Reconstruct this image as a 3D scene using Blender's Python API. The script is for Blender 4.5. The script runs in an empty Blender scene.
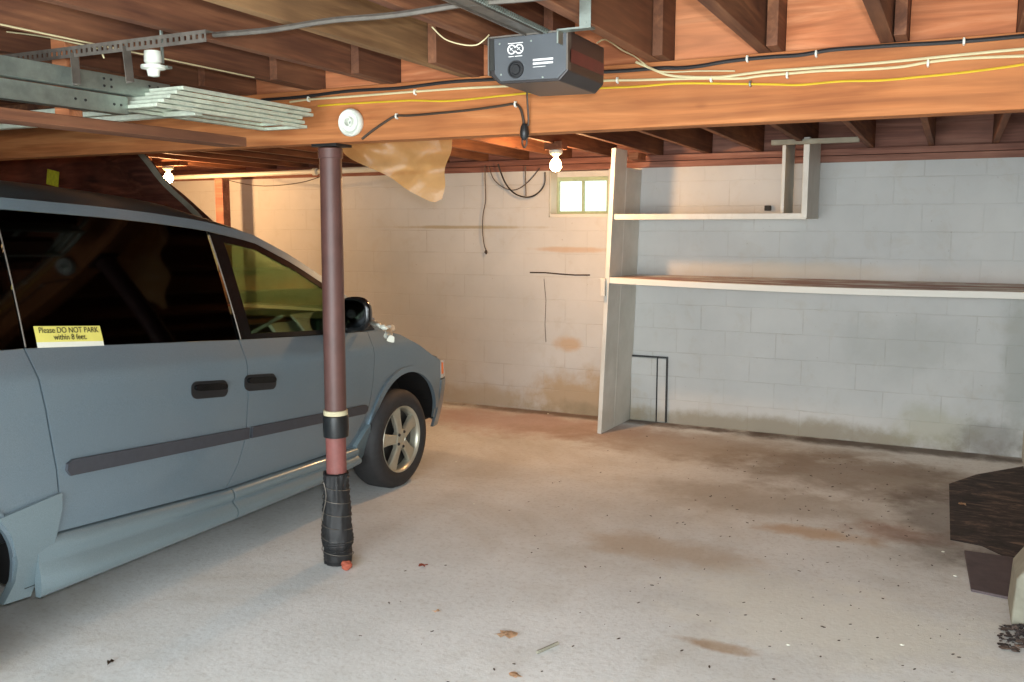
import bpy, bmesh, math, random
from mathutils import Vector, Matrix, Euler, noise
from mathutils.geometry import delaunay_2d_cdt
random.seed(7)
SC = bpy.context.scene
COL = SC.collection

# ------------------------------------------------------------------ camera, world, lights, exposure
FPX, CAM_H = 904.0, 1.65
YAW, PITCH = math.atan(446/911.0), math.atan(116/904.0)
cam = bpy.data.cameras.new('camera'); cam_o = bpy.data.objects.new('camera', cam); COL.objects.link(cam_o)
cam.sensor_width = 36.0; cam.lens = FPX*36/1024.0; cam.clip_start = .02
cam_o.location = (0, 0, CAM_H); cam_o.rotation_euler = (math.pi/2-PITCH, 0, YAW)
SC.camera = cam_o
vs = SC.view_settings
vs.view_transform = 'Standard'; vs.look = 'None'; vs.gamma = 1.0; vs.use_curve_mapping = False
vs.exposure = 0.14
W = bpy.data.worlds.new('sky'); SC.world = W; W.use_nodes = True
W.node_tree.nodes['Background'].inputs[0].default_value = (0.95, 1.0, 0.95, 1)
W.node_tree.nodes['Background'].inputs[1].default_value = 1.6

def area(name, loc, rot, sx, sy, power, color):
    l = bpy.data.lights.new(name, 'AREA'); l.shape = 'RECTANGLE'; l.size = sx; l.size_y = sy; l.energy = power; l.color = color
    o = bpy.data.objects.new(name, l); o.location = loc; o.rotation_euler = rot; COL.objects.link(o); return o
def point(name, loc, power, color, r):
    l = bpy.data.lights.new(name, 'POINT'); l.energy = power; l.color = color; l.shadow_soft_size = r
    o = bpy.data.objects.new(name, l); o.location = loc; COL.objects.link(o); return o
# daylight falling in through the open garage door behind the photographer, and the camera's own flash
area('door_daylight', (-1.2, -1.35, 1.15), (math.radians(84), 0, 0), 3.2, 1.9, 230, (0.86, 0.95, 1.0))
fl = area('camera_flash', (0.05, -0.02, 1.73), (math.radians(84), 0, YAW), 0.09, 0.06, 60, (0.97, 0.98, 1.0))
BULB_R = (-2.635, 6.1, 2.10)
BULB_L = (-6.56, 6.2, 2.10)

# ------------------------------------------------------------------ tools
def srgb(r, g, b):
    f = lambda c: (c/255/12.92) if c/255 <= .04045 else ((c/255+.055)/1.055)**2.4
    return (f(r), f(g), f(b), 1)

_fw = Vector((-math.sin(YAW)*math.cos(PITCH), math.cos(YAW)*math.cos(PITCH), -math.sin(PITCH)))
_rt = Vector((math.cos(YAW), math.sin(YAW), 0)); _up = _rt.cross(_fw)
def sight(u, v): return _fw + _rt*((u-512)/FPX) - _up*((v-341)/FPX)
def at_y(u, v, y):                       # measured point on the plane at depth y
    r = sight(u, v); return Vector((0, 0, CAM_H)) + r*(y/r.y)
def at_x(u, v, x):
    r = sight(u, v); return Vector((0, 0, CAM_H)) + r*(x/r.x)
def at_z(u, v, z):
    r = sight(u, v); return Vector((0, 0, CAM_H)) + r*((z-CAM_H)/r.z)

def link(name, bm, mat=None, parent=None, smooth=False, angle=35, bevel=0):
    bmesh.ops.recalc_face_normals(bm, faces=bm.faces[:])
    me = bpy.data.meshes.new(name); bm.to_mesh(me); bm.free()
    o = bpy.data.objects.new(name, me); COL.objects.link(o)
    for m in (mat if isinstance(mat, (list, tuple)) else [mat]):
        if m: me.materials.append(m)
    if smooth:
        me.polygons.foreach_set('use_smooth', [True]*len(me.polygons)); me.set_sharp_from_angle(angle=math.radians(angle))
    if bevel:
        b = o.modifiers.new('bevel', 'BEVEL'); b.width = bevel; b.segments = 2; b.limit_method = 'ANGLE'
    if parent:
        o.parent = parent
        o.matrix_parent_inverse = Matrix.Translation(-parent.location) if parent.type == 'EMPTY' and not parent.parent else Matrix()
    return o
def tag(o, label, cat, group=None, kind=None):
    o['label'] = label; o['category'] = cat
    if group: o['group'] = group
    if kind: o['kind'] = kind
    return o
def thing(name, loc, label, cat, group=None):
    o = bpy.data.objects.new(name, None); COL.objects.link(o); o.location = loc; o.empty_display_size = .1
    return tag(o, label, cat, group)
def struct(o): o['kind'] = 'structure'; return o

def bx(bm, x0, x1, y0, y1, z0, z1, rot=None, piv=None):
    vs_ = [bm.verts.new(Vector((x, y, z))) for x in (x0, x1) for y in (y0, y1) for z in (z0, z1)]
    for f in ((0,1,3,2),(4,6,7,5),(0,4,5,1),(2,3,7,6),(0,2,6,4),(1,5,7,3)): bm.faces.new([vs_[i] for i in f])
    if rot is not None:
        p = piv or Vector(((x0+x1)/2, (y0+y1)/2, (z0+z1)/2))
        for v in vs_: v.co = rot @ (v.co-p) + p
    return vs_
def box(name, b, mat, parent=None, bevel=0.003, rot=None):
    bm = bmesh.new(); bx(bm, *b, rot=rot); return link(name, bm, mat, parent, bevel=bevel)
def frames_along(pts):
    out = []; n = len(pts); prev = None
    for i in range(n):
        t = (pts[min(i+1, n-1)]-pts[max(i-1, 0)]).normalized()
        if prev is None:
            a = Vector((0, 0, 1)) if abs(t.z) < .9 else Vector((1, 0, 0)); nrm = t.cross(a).normalized()
        else:
            nrm = (prev-t*prev.dot(t)).normalized()
        prev = nrm; out.append((nrm, t.cross(nrm)))
    return out
def tube(bm, pts, r, seg=8, cap=True):
    pts = [Vector(p) for p in pts]; fr = frames_along(pts); rings = []
    for i, (p, (a, b)) in enumerate(zip(pts, fr)):
        rr = r[i] if isinstance(r, (list, tuple)) else r
        rings.append([bm.verts.new(p+(a*math.cos(2*math.pi*k/seg)+b*math.sin(2*math.pi*k/seg))*rr) for k in range(seg)])
    for i in range(len(rings)-1):
        for k in range(seg):
            bm.faces.new((rings[i][k], rings[i][(k+1) % seg], rings[i+1][(k+1) % seg], rings[i+1][k]))
    if cap: bm.faces.new(rings[0]); bm.faces.new(rings[-1][::-1])
def smooth_path(pts, n=8):
    pts = [Vector(p) for p in pts]; out = []
    P = [pts[0]]+pts+[pts[-1]]
    for i in range(1, len(P)-2):
        for k in range(n):
            t = k/n; a, b, c, d = P[i-1], P[i], P[i+1], P[i+2]
            out.append(.5*((2*b)+(c-a)*t+(2*a-5*b+4*c-d)*t*t+(3*b-a-3*c+d)*t**3))
    out.append(pts[-1]); return out
def wire(name, pts, r, mat, parent=None, n=8, seg=6):
    bm = bmesh.new(); tube(bm, smooth_path(pts, n), r, seg); return link(name, bm, mat, parent, smooth=True)
def lathe(bm, prof, origin, axis, seg=32, close=False):
    origin = Vector(origin); axis = Vector(axis).normalized()
    a = axis.orthogonal().normalized(); b = axis.cross(a); rings = []
    for r, h in prof:
        if r < 1e-5: rings.append([bm.verts.new(origin+axis*h)])
        else: rings.append([bm.verts.new(origin+axis*h+(a*math.cos(2*math.pi*k/seg)+b*math.sin(2*math.pi*k/seg))*r) for k in range(seg)])
    pairs = list(zip(rings, rings[1:]))
    if close: pairs.append((rings[-1], rings[0]))
    for A, B in pairs:
        for k in range(seg):
            k2 = (k+1) % seg
            if len(A) == 1 and len(B) == 1: continue
            if len(A) == 1: bm.faces.new((A[0], B[k2], B[k]))
            elif len(B) == 1: bm.faces.new((A[k], A[k2], B[0]))
            else: bm.faces.new((A[k], A[k2], B[k2], B[k]))
def prism(bm, poly, to3, d):
    """extrude a 2-D outline; to3 maps (a,b,h) to 3-D"""
    A = [bm.verts.new(to3(a, b, 0)) for a, b in poly]; B = [bm.verts.new(to3(a, b, d)) for a, b in poly]
    bm.faces.new(A); bm.faces.new(B[::-1]); n = len(A)
    for i in range(n): bm.faces.new((A[i], B[i], B[(i+1) % n], A[(i+1) % n]))
def round_rect(w, h, r, n=5):
    out = []
    for cx, cy, a0 in ((w/2-r, h/2-r, 0), (-w/2+r, h/2-r, 90), (-w/2+r, -h/2+r, 180), (w/2-r, -h/2+r, 270)):
        for k in range(n+1):
            a = math.radians(a0+90*k/n); out.append((cx+r*math.cos(a), cy+r*math.sin(a)))
    return out
def text_mesh(name, body, size, mat, parent, M, extrude=.0006, align='CENTER', sx=1.0):
    c = bpy.data.curves.new(name, 'FONT'); c.body = body; c.size = size; c.extrude = extrude; c.align_x = align; c.align_y = 'CENTER'; c.space_line = .85
    t = bpy.data.objects.new(name+'_t', c); COL.objects.link(t)
    bpy.context.view_layer.update()
    me = bpy.data.meshes.new_from_object(t.evaluated_get(bpy.context.evaluated_depsgraph_get()))
    bpy.data.objects.remove(t)
    me.transform(M @ Matrix.Diagonal((sx, 1, 1, 1))); me.name = name
    bm = bmesh.new(); bm.from_mesh(me); bpy.data.meshes.remove(me)
    return link(name, bm, mat, parent)

# ------------------------------------------------------------------ materials
class NT:
    def __init__(s, name):
        s.m = bpy.data.materials.new(name); s.m.use_nodes = True; s.t = s.m.node_tree; s.b = s.t.nodes['Principled BSDF']
        s.co = s.n('ShaderNodeTexCoord').outputs['Object']
    def n(s, kind, **kw):
        x = s.t.nodes.new(kind)
        for k, v in kw.items(): setattr(x, k, v)
        return x
    def l(s, a, b): s.t.links.new(a, b)
    def mapping(s, scale=(1,1,1), loc=(0,0,0), src=None):
        m = s.n('ShaderNodeMapping'); m.inputs['Scale'].default_value = scale; m.inputs['Location'].default_value = loc
        s.l(src or s.co, m.inputs[0]); return m.outputs[0]
    def noise(s, scale, detail=4, rough=.6, src=None, dist=0):
        x = s.n('ShaderNodeTexNoise'); x.inputs['Scale'].default_value = scale; x.inputs['Detail'].default_value = detail
        x.inputs['Roughness'].default_value = rough; x.inputs['Distortion'].default_value = dist
        s.l(src or s.co, x.inputs['Vector']); return x.outputs['Fac']
    def ramp(s, fac, *stops):
        r = s.n('ShaderNodeValToRGB'); e = r.color_ramp.elements
        while len(e) < len(stops): e.new(.5)
        for i, (p, c) in enumerate(stops):
            e[i].position = p; e[i].color = c if not isinstance(c, (int, float)) else (c, c, c, 1)
        s.l(fac, r.inputs[0]); return r.outputs[0]
    def mix(s, fac, a, b, mode='MIX'):
        x = s.n('ShaderNodeMix', data_type='RGBA', blend_type=mode)
        for v, i in ((fac, 0), (a, 6), (b, 7)):
            if isinstance(v, (int, float)): x.inputs[i].default_value = v
            elif isinstance(v, tuple): x.inputs[i].default_value = v
            else: s.l(v, x.inputs[i])
        return x.outputs[2]
    def math(s, op, a, b=0.0, c=None, clamp=False):
        x = s.n('ShaderNodeMath', operation=op, use_clamp=clamp)
        for i, v in enumerate((a, b, c)):
            if v is None: continue
            if isinstance(v, (int, float)): x.inputs[i].default_value = v
            else: s.l(v, x.inputs[i])
        return x.outputs[0]
    def blob(s, centre, size, edge=.5, wob=.5, nscale=4):
        """stain or painted glow mask: an ellipsoid with a noisy outline"""
        m = s.n('ShaderNodeMapping', vector_type='TEXTURE'); m.inputs['Location'].default_value = centre; m.inputs['Scale'].default_value = size
        s.l(s.co, m.inputs[0])
        ln = s.n('ShaderNodeVectorMath', operation='LENGTH'); s.l(m.outputs[0], ln.inputs[0])
        d = s.math('ADD', ln.outputs['Value'], s.math('MULTIPLY', s.math('SUBTRACT', s.noise(nscale, 5, .65), .5), wob*2))
        mr = s.n('ShaderNodeMapRange', interpolation_type='SMOOTHSTEP'); s.l(d, mr.inputs[0])
        mr.inputs[1].default_value = 1.0; mr.inputs[2].default_value = 1.0-edge; mr.inputs[3].default_value = 0; mr.inputs[4].default_value = 1
        return mr.outputs[0]
    def bump(s, h, strength=.3, dist=.01):
        b = s.n('ShaderNodeBump'); b.inputs['Strength'].default_value = strength; b.inputs['Distance'].default_value = dist
        s.l(h, b.inputs['Height']); s.l(b.outputs[0], s.b.inputs['Normal'])
    def base(s, c):
        if isinstance(c, tuple): s.b.inputs['Base Color'].default_value = c
        else: s.l(c, s.b.inputs['Base Color'])
    def set(s, **kw):
        for k, v in kw.items(): s.b.inputs[k.replace('_', ' ')].default_value = v
        return s

def plain(name, col, rough=.5, metal=0, var=.12, scale=12, bump=0, spec=.5):
    t = NT(name); c2 = tuple(x*(1-var*2) for x in col[:3])+(1,); c1 = tuple(min(1, x*(1+var)) for x in col[:3])+(1,)
    t.base(t.ramp(t.noise(scale, 5), (.3, c2), (.7, c1))); t.set(Roughness=rough, Metallic=metal, Specular_IOR_Level=spec)
    if bump: t.bump(t.noise(scale*6, 4), bump, .004)
    return t.m
def wood(name, dark, mid, light, axis, scale=1.0, rough=.75, knots=True):
    t = NT(name)
    oi = t.n('ShaderNodeObjectInfo')
    off = t.n('ShaderNodeVectorMath', operation='ADD'); t.l(t.co, off.inputs[0])
    mul = t.n('ShaderNodeVectorMath', operation='SCALE'); t.l(oi.outputs['Random'], mul.inputs['Scale']); mul.inputs[0].default_value = (17, 31, 23); t.l(mul.outputs[0], off.inputs[1])
    s = [9*scale]*3; s[axis] = .7*scale
    src = t.mapping(tuple(s), src=off.outputs[0])
    n1 = t.noise(1.2, 6, .6, src, 1.2); s2 = [60*scale]*3; s2[axis] = 2.5
    n2 = t.noise(1.0, 3, .5, t.mapping(tuple(s2), src=off.outputs[0]))
    c = t.ramp(n1, (.28, dark), (.5, mid), (.72, light))
    c = t.mix(t.ramp(n2, (.35, .55), (.6, 0.0)), c, dark)
    big = t.noise(1.6, 3, .6, off.outputs[0]); c = t.mix(t.ramp(big, (.45, 0.0), (.75, .45)), c, light)
    if knots:
        s3 = [3.5]*3; s3[axis] = 1.6
        v = t.n('ShaderNodeTexVoronoi'); v.inputs['Scale'].default_value = 1; t.l(t.mapping(tuple(s3), src=off.outputs[0]), v.inputs['Vector'])
        c = t.mix(t.ramp(v.outputs['Distance'], (.03, .85), (.085, 0.0)), c, tuple(x*.35 for x in dark[:3])+(1,))
    hs = t.n('ShaderNodeHueSaturation'); t.l(c, hs.inputs['Color'])
    t.l(t.math('ADD', t.math('MULTIPLY', oi.outputs['Random'], .35), .82), hs.inputs['Value'])
    t.base(hs.outputs[0]); t.set(Roughness=rough, Specular_IOR_Level=.3); t.bump(n2, .25, .003)
    return t.m

M = {}
M['beam'] = wood('fir_beam', srgb(130, 76, 42), srgb(172, 106, 60), srgb(194, 132, 82), 0)
M['joist'] = wood('fir_joist', srgb(76, 48, 36), srgb(112, 72, 51), srgb(152, 104, 72), 1)
M['joist_pale'] = wood('pale_joist', srgb(98, 72, 50), srgb(130, 98, 66), srgb(166, 132, 92), 1)
M['plywood'] = wood('fir_plywood', srgb(134, 78, 50), srgb(180, 110, 70), srgb(208, 148, 106), 0, .9)
M['subfloor'] = wood('subfloor_board', srgb(90, 56, 40), srgb(130, 84, 58), srgb(165, 115, 80), 0, .6)
M['plate'] = wood('sill_plate', srgb(88, 58, 50), srgb(130, 88, 74), srgb(160, 118, 100), 0)
M['panel_brown'] = wood('brown_board', srgb(56, 36, 32), srgb(96, 60, 50), srgb(134, 94, 76), 0, .7)
M['pole'] = plain('oxblood_paint', srgb(92, 62, 56), .48, 0, .10, 9, .1)
M['pole_base'] = plain('red_primer', srgb(134, 80, 74), .55, 0, .12, 14)
M['rubber'] = plain('black_rubber', srgb(34, 34, 35), .6, 0, .2, 30)
M['tape'] = plain('black_tape', srgb(26, 27, 28), .3, 0, .2, 40)
M['cream'] = plain('masking_tape', srgb(206, 196, 160), .6)
M['galv'] = plain('galvanised_steel', srgb(150, 160, 152), .42, .75, .12, 20)
M['galv_pale'] = plain('pale_aluminium', srgb(206, 214, 196), .45, .35, .1, 22)
M['angle'] = plain('dull_angle_iron', srgb(112, 106, 98), .5, .5, .15, 20)
M['darkmetal'] = plain('dark_steel', srgb(52, 52, 52), .4, .5, .15, 30)
M['white'] = plain('white_plastic', srgb(226, 228, 214), .35, 0, .04, 10)
M['porcelain'] = plain('white_porcelain', srgb(222, 226, 214), .22, 0, .03, 8)
M['black_cable'] = plain('black_cable', srgb(38, 36, 36), .45)
M['brown_cable'] = plain('brown_cord', srgb(62, 48, 36), .5)
M['white_cable'] = plain('cream_cable', srgb(204, 192, 150), .45, 0, .06)
M['yellow_cable'] = plain('yellow_cable', srgb(204, 170, 36), .42, 0, .06)
M['opener'] = plain('charcoal_enamel', srgb(84, 88, 92), .38, .2, .06, 6)
M['opener_side'] = plain('dark_charcoal_enamel', srgb(52, 48, 48), .35, .2, .08, 6)
M['opener_red'] = plain('red_stripe', srgb(92, 40, 44), .35)
M['ink'] = plain('black_ink', srgb(30, 30, 26), .6, 0, .02)
M['white_ink'] = plain('white_ink', srgb(230, 230, 228), .6, 0, .02)
M['tag_yellow'] = plain('yellow_green_tag', srgb(200, 205, 50), .6, 0, .12, 50)
M['sticker'] = plain('yellow_vinyl', srgb(222, 214, 112), .45, 0, .03)
M['leaf'] = plain('dry_leaf', srgb(226, 192, 156), .8, 0, .2, 60)
M['leafr'] = plain('red_rag', srgb(176, 92, 70), .8, 0, .2, 60)
M['tyre'] = plain('tyre_rubber', srgb(44, 44, 45), .7, 0, .12, 40, .2)
M['alloy'] = plain('alloy_silver', srgb(186, 184, 168), .34, .6, .06, 14)
M['trimblack'] = plain('black_plastic', srgb(30, 31, 33), .38, 0, .1, 30)
M['trimgrey'] = plain('charcoal_plastic', srgb(58, 60, 66), .45, 0, .06, 30)
M['mirrorblack'] = plain('gloss_black_plastic', srgb(16, 17, 18), .16)
M['seat'] = plain('grey_seat_cloth', srgb(70, 72, 74), .9)
M['void'] = plain('underbody_black', srgb(14, 14, 15), .8)
M['amber'] = plain('amber_lens', srgb(225, 120, 60), .2)
M['lens'] = plain('headlamp_lens', srgb(200, 205, 205), .12, .2)
M['greybox'] = plain('weathered_concrete', srgb(150, 148, 132), .85, 0, .12, 10, .3)

# concrete floor, with its stains and one painted daylight glow where they lie
t = NT('concrete_floor')
a = t.ramp(t.noise(1.1, 6, .62), (.25, srgb(200, 203, 200)), (.5, srgb(218, 222, 221)), (.75, srgb(232, 236, 235)))
a = t.mix(t.ramp(t.noise(.6, 5, .7, dist=.6), (.48, 0.0), (.66, .38)), a, srgb(172, 163, 144))
a = t.mix(t.ramp(t.noise(34, 6, .75), (.3, .34), (.5, 0.0)), a, srgb(150, 143, 130))
a = t.mix(t.ramp(t.noise(90, 3, .7), (.58, 0.0), (.72, .35)), a, srgb(214, 212, 202))
def st(cx, cy, sx, sy, col, amt, edge=.7, wob=.7, ns=3.0):
    global a
    a = t.mix(t.math('MULTIPLY', t.blob((cx, cy, 0), (sx, sy, 3), edge, wob, ns), amt), a, srgb(*col))
st(-3.1, 6.75, 1.7, .6, (176, 128, 118), .55)           # reddish dust along the far wall
st(-1.7, 6.6, 1.8, .6, (156, 138, 116), .6)
st(-.5, 6.3, 1.3, .75, (132, 118, 100), .7)
st(-1.0, 5.4, .9, .45, (150, 138, 120), .5)
st(-.6, 4.95, .42, .14, (184, 142, 84), .6, .8, .6, 6)
st(-.2, 5.15, .38, .24, (162, 122, 98), .6, .8, .6, 6)
st(-1.25, 4.35, .6, .28, (182, 162, 136), .6)
st(.05, 5.5, .4, 1.1, (92, 82, 72), .6); st(.25, 4.9, .2, .3, (80, 72, 66), .7)
st(-.75, 3.4, .2, .06, (158, 122, 78), .7, .6, .6, 9)
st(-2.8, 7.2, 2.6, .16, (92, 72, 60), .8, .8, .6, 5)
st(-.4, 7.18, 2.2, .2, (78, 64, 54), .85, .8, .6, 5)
st(-.45, 3.85, .9, .55, (230, 230, 218), .6)  # pale pool of daylight painted into the floor colour, not a stain
st(-2.65, 3.5, .16, .12, (172, 160, 120), .5)
sp = t.math('MULTIPLY', t.ramp(t.noise(22, 4, .8), (.66, 0.0), (.70, 1.0)), t.blob((-.2, 4.9, 0), (1.1, 2.4, 3), .8, .5, 2))
a = t.mix(sp, a, srgb(70, 60, 52))
t.base(a); t.set(Roughness=.72, Specular_IOR_Level=.35)
t.bump(t.math('ADD', t.noise(45, 6, .7), t.math('MULTIPLY', t.noise(6, 4), .8)), .35, .006)
M['floor'] = t.m

def block_wall(name, axis, stains, paint1, paint2, yoff=0.0):
    """painted concrete block, courses 0.2 m; axis = which object axis runs along the wall"""
    t = NT(name); sep = t.n('ShaderNodeSeparateXYZ'); t.l(t.co, sep.inputs[0]); cb = t.n('ShaderNodeCombineXYZ')
    wob = t.math('MULTIPLY', t.math('SUBTRACT', t.noise(9, 3), .5), .012)
    t.l(sep.outputs[axis], cb.inputs[0]); t.l(t.math('ADD', sep.outputs[2], wob), cb.inputs[1])
    br = t.n('ShaderNodeTexBrick'); t.l(t.mapping((1, 1, 1), (.04, yoff, 0), cb.outputs[0]), br.inputs['Vector'])
    br.inputs['Scale'].default_value = 1.0; br.inputs['Brick Width'].default_value = .4; br.inputs['Row Height'].default_value = .2
    br.inputs['Mortar Size'].default_value = .005; br.inputs['Mortar Smooth'].default_value = .6
    br.inputs['Color1'].default_value = (0.2,.2,.2,1); br.inputs['Color2'].default_value = (1,1,1,1); br.inputs['Mortar'].default_value = (.5,.5,.5,1)
    a = t.ramp(t.noise(1.3, 5, .6), (.3, paint1), (.7, paint2))
    a = t.mix(t.math('MULTIPLY', br.outputs['Color'], .10), a, tuple(x*.8 for x in paint1[:3])+(1,))
    a = t.mix(t.ramp(t.noise(5, 5, .7, dist=.5), (.55, 0.0), (.78, .35)), a, srgb(176, 168, 150))
    jm = t.math('MULTIPLY', br.outputs['Fac'], t.ramp(t.noise(2.1, 4, .7), (.48, .05), (.74, .42)))
    a = t.mix(jm, a, srgb(128, 116, 100))
    a = t.mix(t.ramp(t.noise(26, 3, .7), (.70, 0.0), (.76, .5)), a, srgb(120, 104, 90))
    for c, s, col, amt in stains:
        a = t.mix(t.math('MULTIPLY', t.blob(c, s, .7, .7, 4), amt), a, srgb(*col))
    t.base(a); t.set(Roughness=.6, Specular_IOR_Level=.3)
    t.bump(t.math('ADD', t.math('MULTIPLY', br.outputs['Fac'], -.45), t.math('MULTIPLY', t.noise(40, 4, .7), .25)), .45, .006)
    return t.m
M['wall'] = block_wall('painted_block_wall', 0, [
    ((-2.9, 7.3, .12), (.75, 2, .34), (172, 146, 104), .75), ((-3.9, 7.3, .06), (.9, 2, .16), (170, 152, 120), .6),
    ((-3.0, 7.3, .62), (.2, 2, .09), (190, 158, 118), .7), ((-1.4, 7.3, .03), (2.4, 2, .14), (142, 132, 108), .75),
    ((-.1, 7.3, .16), (.42, 2, .22), (160, 160, 126), .4), ((.28, 7.3, .1), (.3, 2, .2), (96, 94, 92), .45),
    ((-1.2, 7.3, 1.3), (1.2, 2, .1), (184, 174, 150), .4), ((-4.1, 7.3, 1.63), (1.0, 2, .02), (160, 146, 110), .7),
    ((.45, 7.3, .7), (.16, 2, .8), (120, 124, 108), .3), ((-3.0, 7.3, 1.44), (.55, 2, .03), (186, 150, 112), .55), ((-.3, 7.3, .75), (.6, 2, .3), (160, 165, 160), .35)],
    srgb(188, 191, 189), srgb(205, 207, 204))
M['wall_side'] = block_wall('painted_side_wall', 1, [], srgb(188, 186, 176), srgb(206, 205, 196))
# white painted boards
t = NT('white_painted_board'); c = t.ramp(t.noise(4, 5), (.3, srgb(198, 198, 188)), (.7, srgb(220, 220, 212)))
c = t.mix(t.ramp(t.noise(2.5, 5, .7, t.mapping((3, 3, .6))), (.6, 0.0), (.8, .4)), c, srgb(170, 160, 136)); t.base(c); t.set(Roughness=.5); M['board'] = t.m
t = NT('shelf_board'); c = t.ramp(t.noise(5, 5), (.3, srgb(200, 198, 186)), (.7, srgb(222, 222, 214)))
c = t.mix(t.ramp(t.noise(1.0, 5, .7, t.mapping((1.4, 9, 3))), (.44, 0.0), (.54, .85)), c, srgb(146, 84, 58))
mm = t.n('ShaderNodeSeparateXYZ'); t.l(t.co, mm.inputs[0])
c = t.mix(t.ramp(t.math('SUBTRACT', mm.outputs[1], 6.67), (.0, 1.0), (.02, 0.0)), c, srgb(222, 224, 216)); t.base(c); t.set(Roughness=.55); M['shelf'] = t.m
# car paint
t = NT('blue_silver_paint'); c = t.ramp(t.noise(420, 2), (.3, srgb(108, 126, 138)), (.7, srgb(128, 146, 157))); c = t.mix(t.ramp(t.noise(2.2, 4), (.4, 0.0), (.8, .12)), c, srgb(150, 150, 142))
t.base(c); t.set(Roughness=.36, Metallic=.5, Coat_Weight=.5, Coat_Roughness=.12); M['paint'] = t.m
t = NT('skirt_paint'); c = t.ramp(t.noise(420, 2), (.3, srgb(110, 127, 134)), (.7, srgb(130, 147, 153)))
t.base(c); t.set(Roughness=.36, Metallic=.4, Coat_Weight=.5, Coat_Roughness=.12); M['paint_skirt'] = t.m
def glass(name, tint, gl_rough=.02, gl=.9):
    t = NT(name); out = t.t.nodes['Material Output']; tr = t.n('ShaderNodeBsdfTransparent'); tr.inputs[0].default_value = tint
    g = t.n('ShaderNodeBsdfGlossy'); g.inputs['Roughness'].default_value = gl_rough; g.inputs[0].default_value = (1, 1, 1, 1)
    fr = t.n('ShaderNodeFresnel'); fr.inputs[0].default_value = 1.45; nz = t.noise(8, 3)
    mx = t.n('ShaderNodeMixShader'); t.l(t.math('MULTIPLY', fr.outputs[0], gl), mx.inputs[0])
    t.l(tr.outputs[0], mx.inputs[1]); t.l(g.outputs[0], mx.inputs[2]); t.l(mx.outputs[0], out.inputs[0]); return t.m
M['glass_clear'] = glass('window_glass', (.96, 1, .96, 1))
M['glass_green'] = glass('green_car_glass', (.70, .86, .68, 1), .02, .45)
M['glass_privacy'] = glass('privacy_glass', (.02, .022, .024, 1), .06, .45)
# polythene sheet
t = NT('amber_polythene'); out = t.t.nodes['Material Output']
t.base(srgb(205, 165, 110)); t.set(Roughness=.28); tl = t.n('ShaderNodeBsdfTranslucent'); tl.inputs[0].default_value = srgb(225, 180, 115)
tr = t.n('ShaderNodeBsdfTransparent'); tr.inputs[0].default_value = srgb(245, 225, 190)
m1 = t.n('ShaderNodeMixShader'); m1.inputs[0].default_value = .45; t.l(t.b.outputs[0], m1.inputs[1]); t.l(tl.outputs[0], m1.inputs[2])
m2 = t.n('ShaderNodeMixShader'); t.l(t.ramp(t.noise(5, 4), (.3, .15), (.7, .38)), m2.inputs[0]); t.l(m1.outputs[0], m2.inputs[1]); t.l(tr.outputs[0], m2.inputs[2]); t.l(m2.outputs[0], out.inputs[0])
t.bump(t.noise(9, 4, .6, dist=1), .5, .02); M['sheet'] = t.m
def lamp_mat(name, col, s):
    t = NT(name); t.base((1, .9, .7, 1)); t.b.inputs['Emission Color'].default_value = col; t.b.inputs['Emission Strength'].default_value = s; return t.m
M['bulb'] = lamp_mat('lit_bulb_glass', (1.0, .62, .28, 1), 60)
t = NT('dirty_floor_mat'); t.base(t.ramp(t.noise(5, 6, .8, t.mapping((1, 3, 1)), .9), (.40, srgb(36, 32, 32)), (.52, srgb(62, 54, 52)), (.66, srgb(122, 102, 88)))); t.set(Roughness=.8); M['mat'] = t.m
M['plate_dark'] = plain('purple_grey_plate', srgb(92, 80, 82), .6, .1, .15, 12)

# ------------------------------------------------------------------ the room
YW = 7.262; XR = .5; XL = -7.7; YB = -1.2; JZ = 2.262; TOPZ = 2.50
WT = 2.115                                        # top of the block wall
struct(box('floor', (XL-.2, XR+.2, YB-.2, YW+.2, -.12, 0), M['floor'], bevel=0))
wx0, wx1, wz0, wz1 = -3.20, -2.655, 1.715, 2.075    # basement window opening
bm = bmesh.new()
for b in ((XL, wx0, YW, YW+.22, 0, WT), (wx1, XR+.2, YW, YW+.22, 0, WT), (wx0, wx1, YW, YW+.22, 0, wz0)): bx(bm, *b)
struct(link('wall_back', bm, M['wall']))
struct(box('wall_right', (XR, XR+.2, YB, YW, 0, WT), M['wall_side'], bevel=0))
struct(box('wall_left', (XL-.2, XL, YB, YW+.2, 0, WT), M['wall_side'], bevel=0))
bm = bmesh.new()
bx(bm, -2.95, -2.75, YB-.2, YB, 0, TOPZ); bx(bm, XL-.2, XR+.2, YB-.2, YB, 2.15, TOPZ)   # door pier and header, open bay to the right
struct(link('wall_front', bm, M['wall_side']))
dr = bmesh.new()
for k in range(4): bx(dr, XL, -2.95, YB-.12, YB-.08, .02+k*.53, .02+k*.53+.525)
struct(link('door_1', dr, M['white'], bevel=.01))
struct(box('ceiling', (XL-.2, XR+.2, YB-.2, YW+.22, TOPZ, TOPZ+.05), M['subfloor'], bevel=0))
pl = bmesh.new(); bx(pl, XL, XR+.2, YW+.01, YW+.2, WT, WT+.05); bx(pl, XL, XR+.2, YW+.005, YW+.2, WT+.054, WT+.10); bx(pl, XL, XR+.2, YW+.12, YW+.22, WT+.1, TOPZ)
struct(link('trim_1', pl, M['plate'], bevel=.003))
sp_ = bmesh.new(); bx(sp_, XR+.01, XR+.2, YB, YW+.2, WT, TOPZ); struct(link('trim_2', sp_, M['plate']))
sp_ = bmesh.new(); bx(sp_, XL-.2, XL-.01, YB, YW+.2, WT, TOPZ); struct(link('trim_3', sp_, M['plate']))
g = bmesh.new(); bx(g, -14, 8, -14, YB-.2, -.14, -.02); struct(link('ground', g, M['greybox']))

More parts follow.
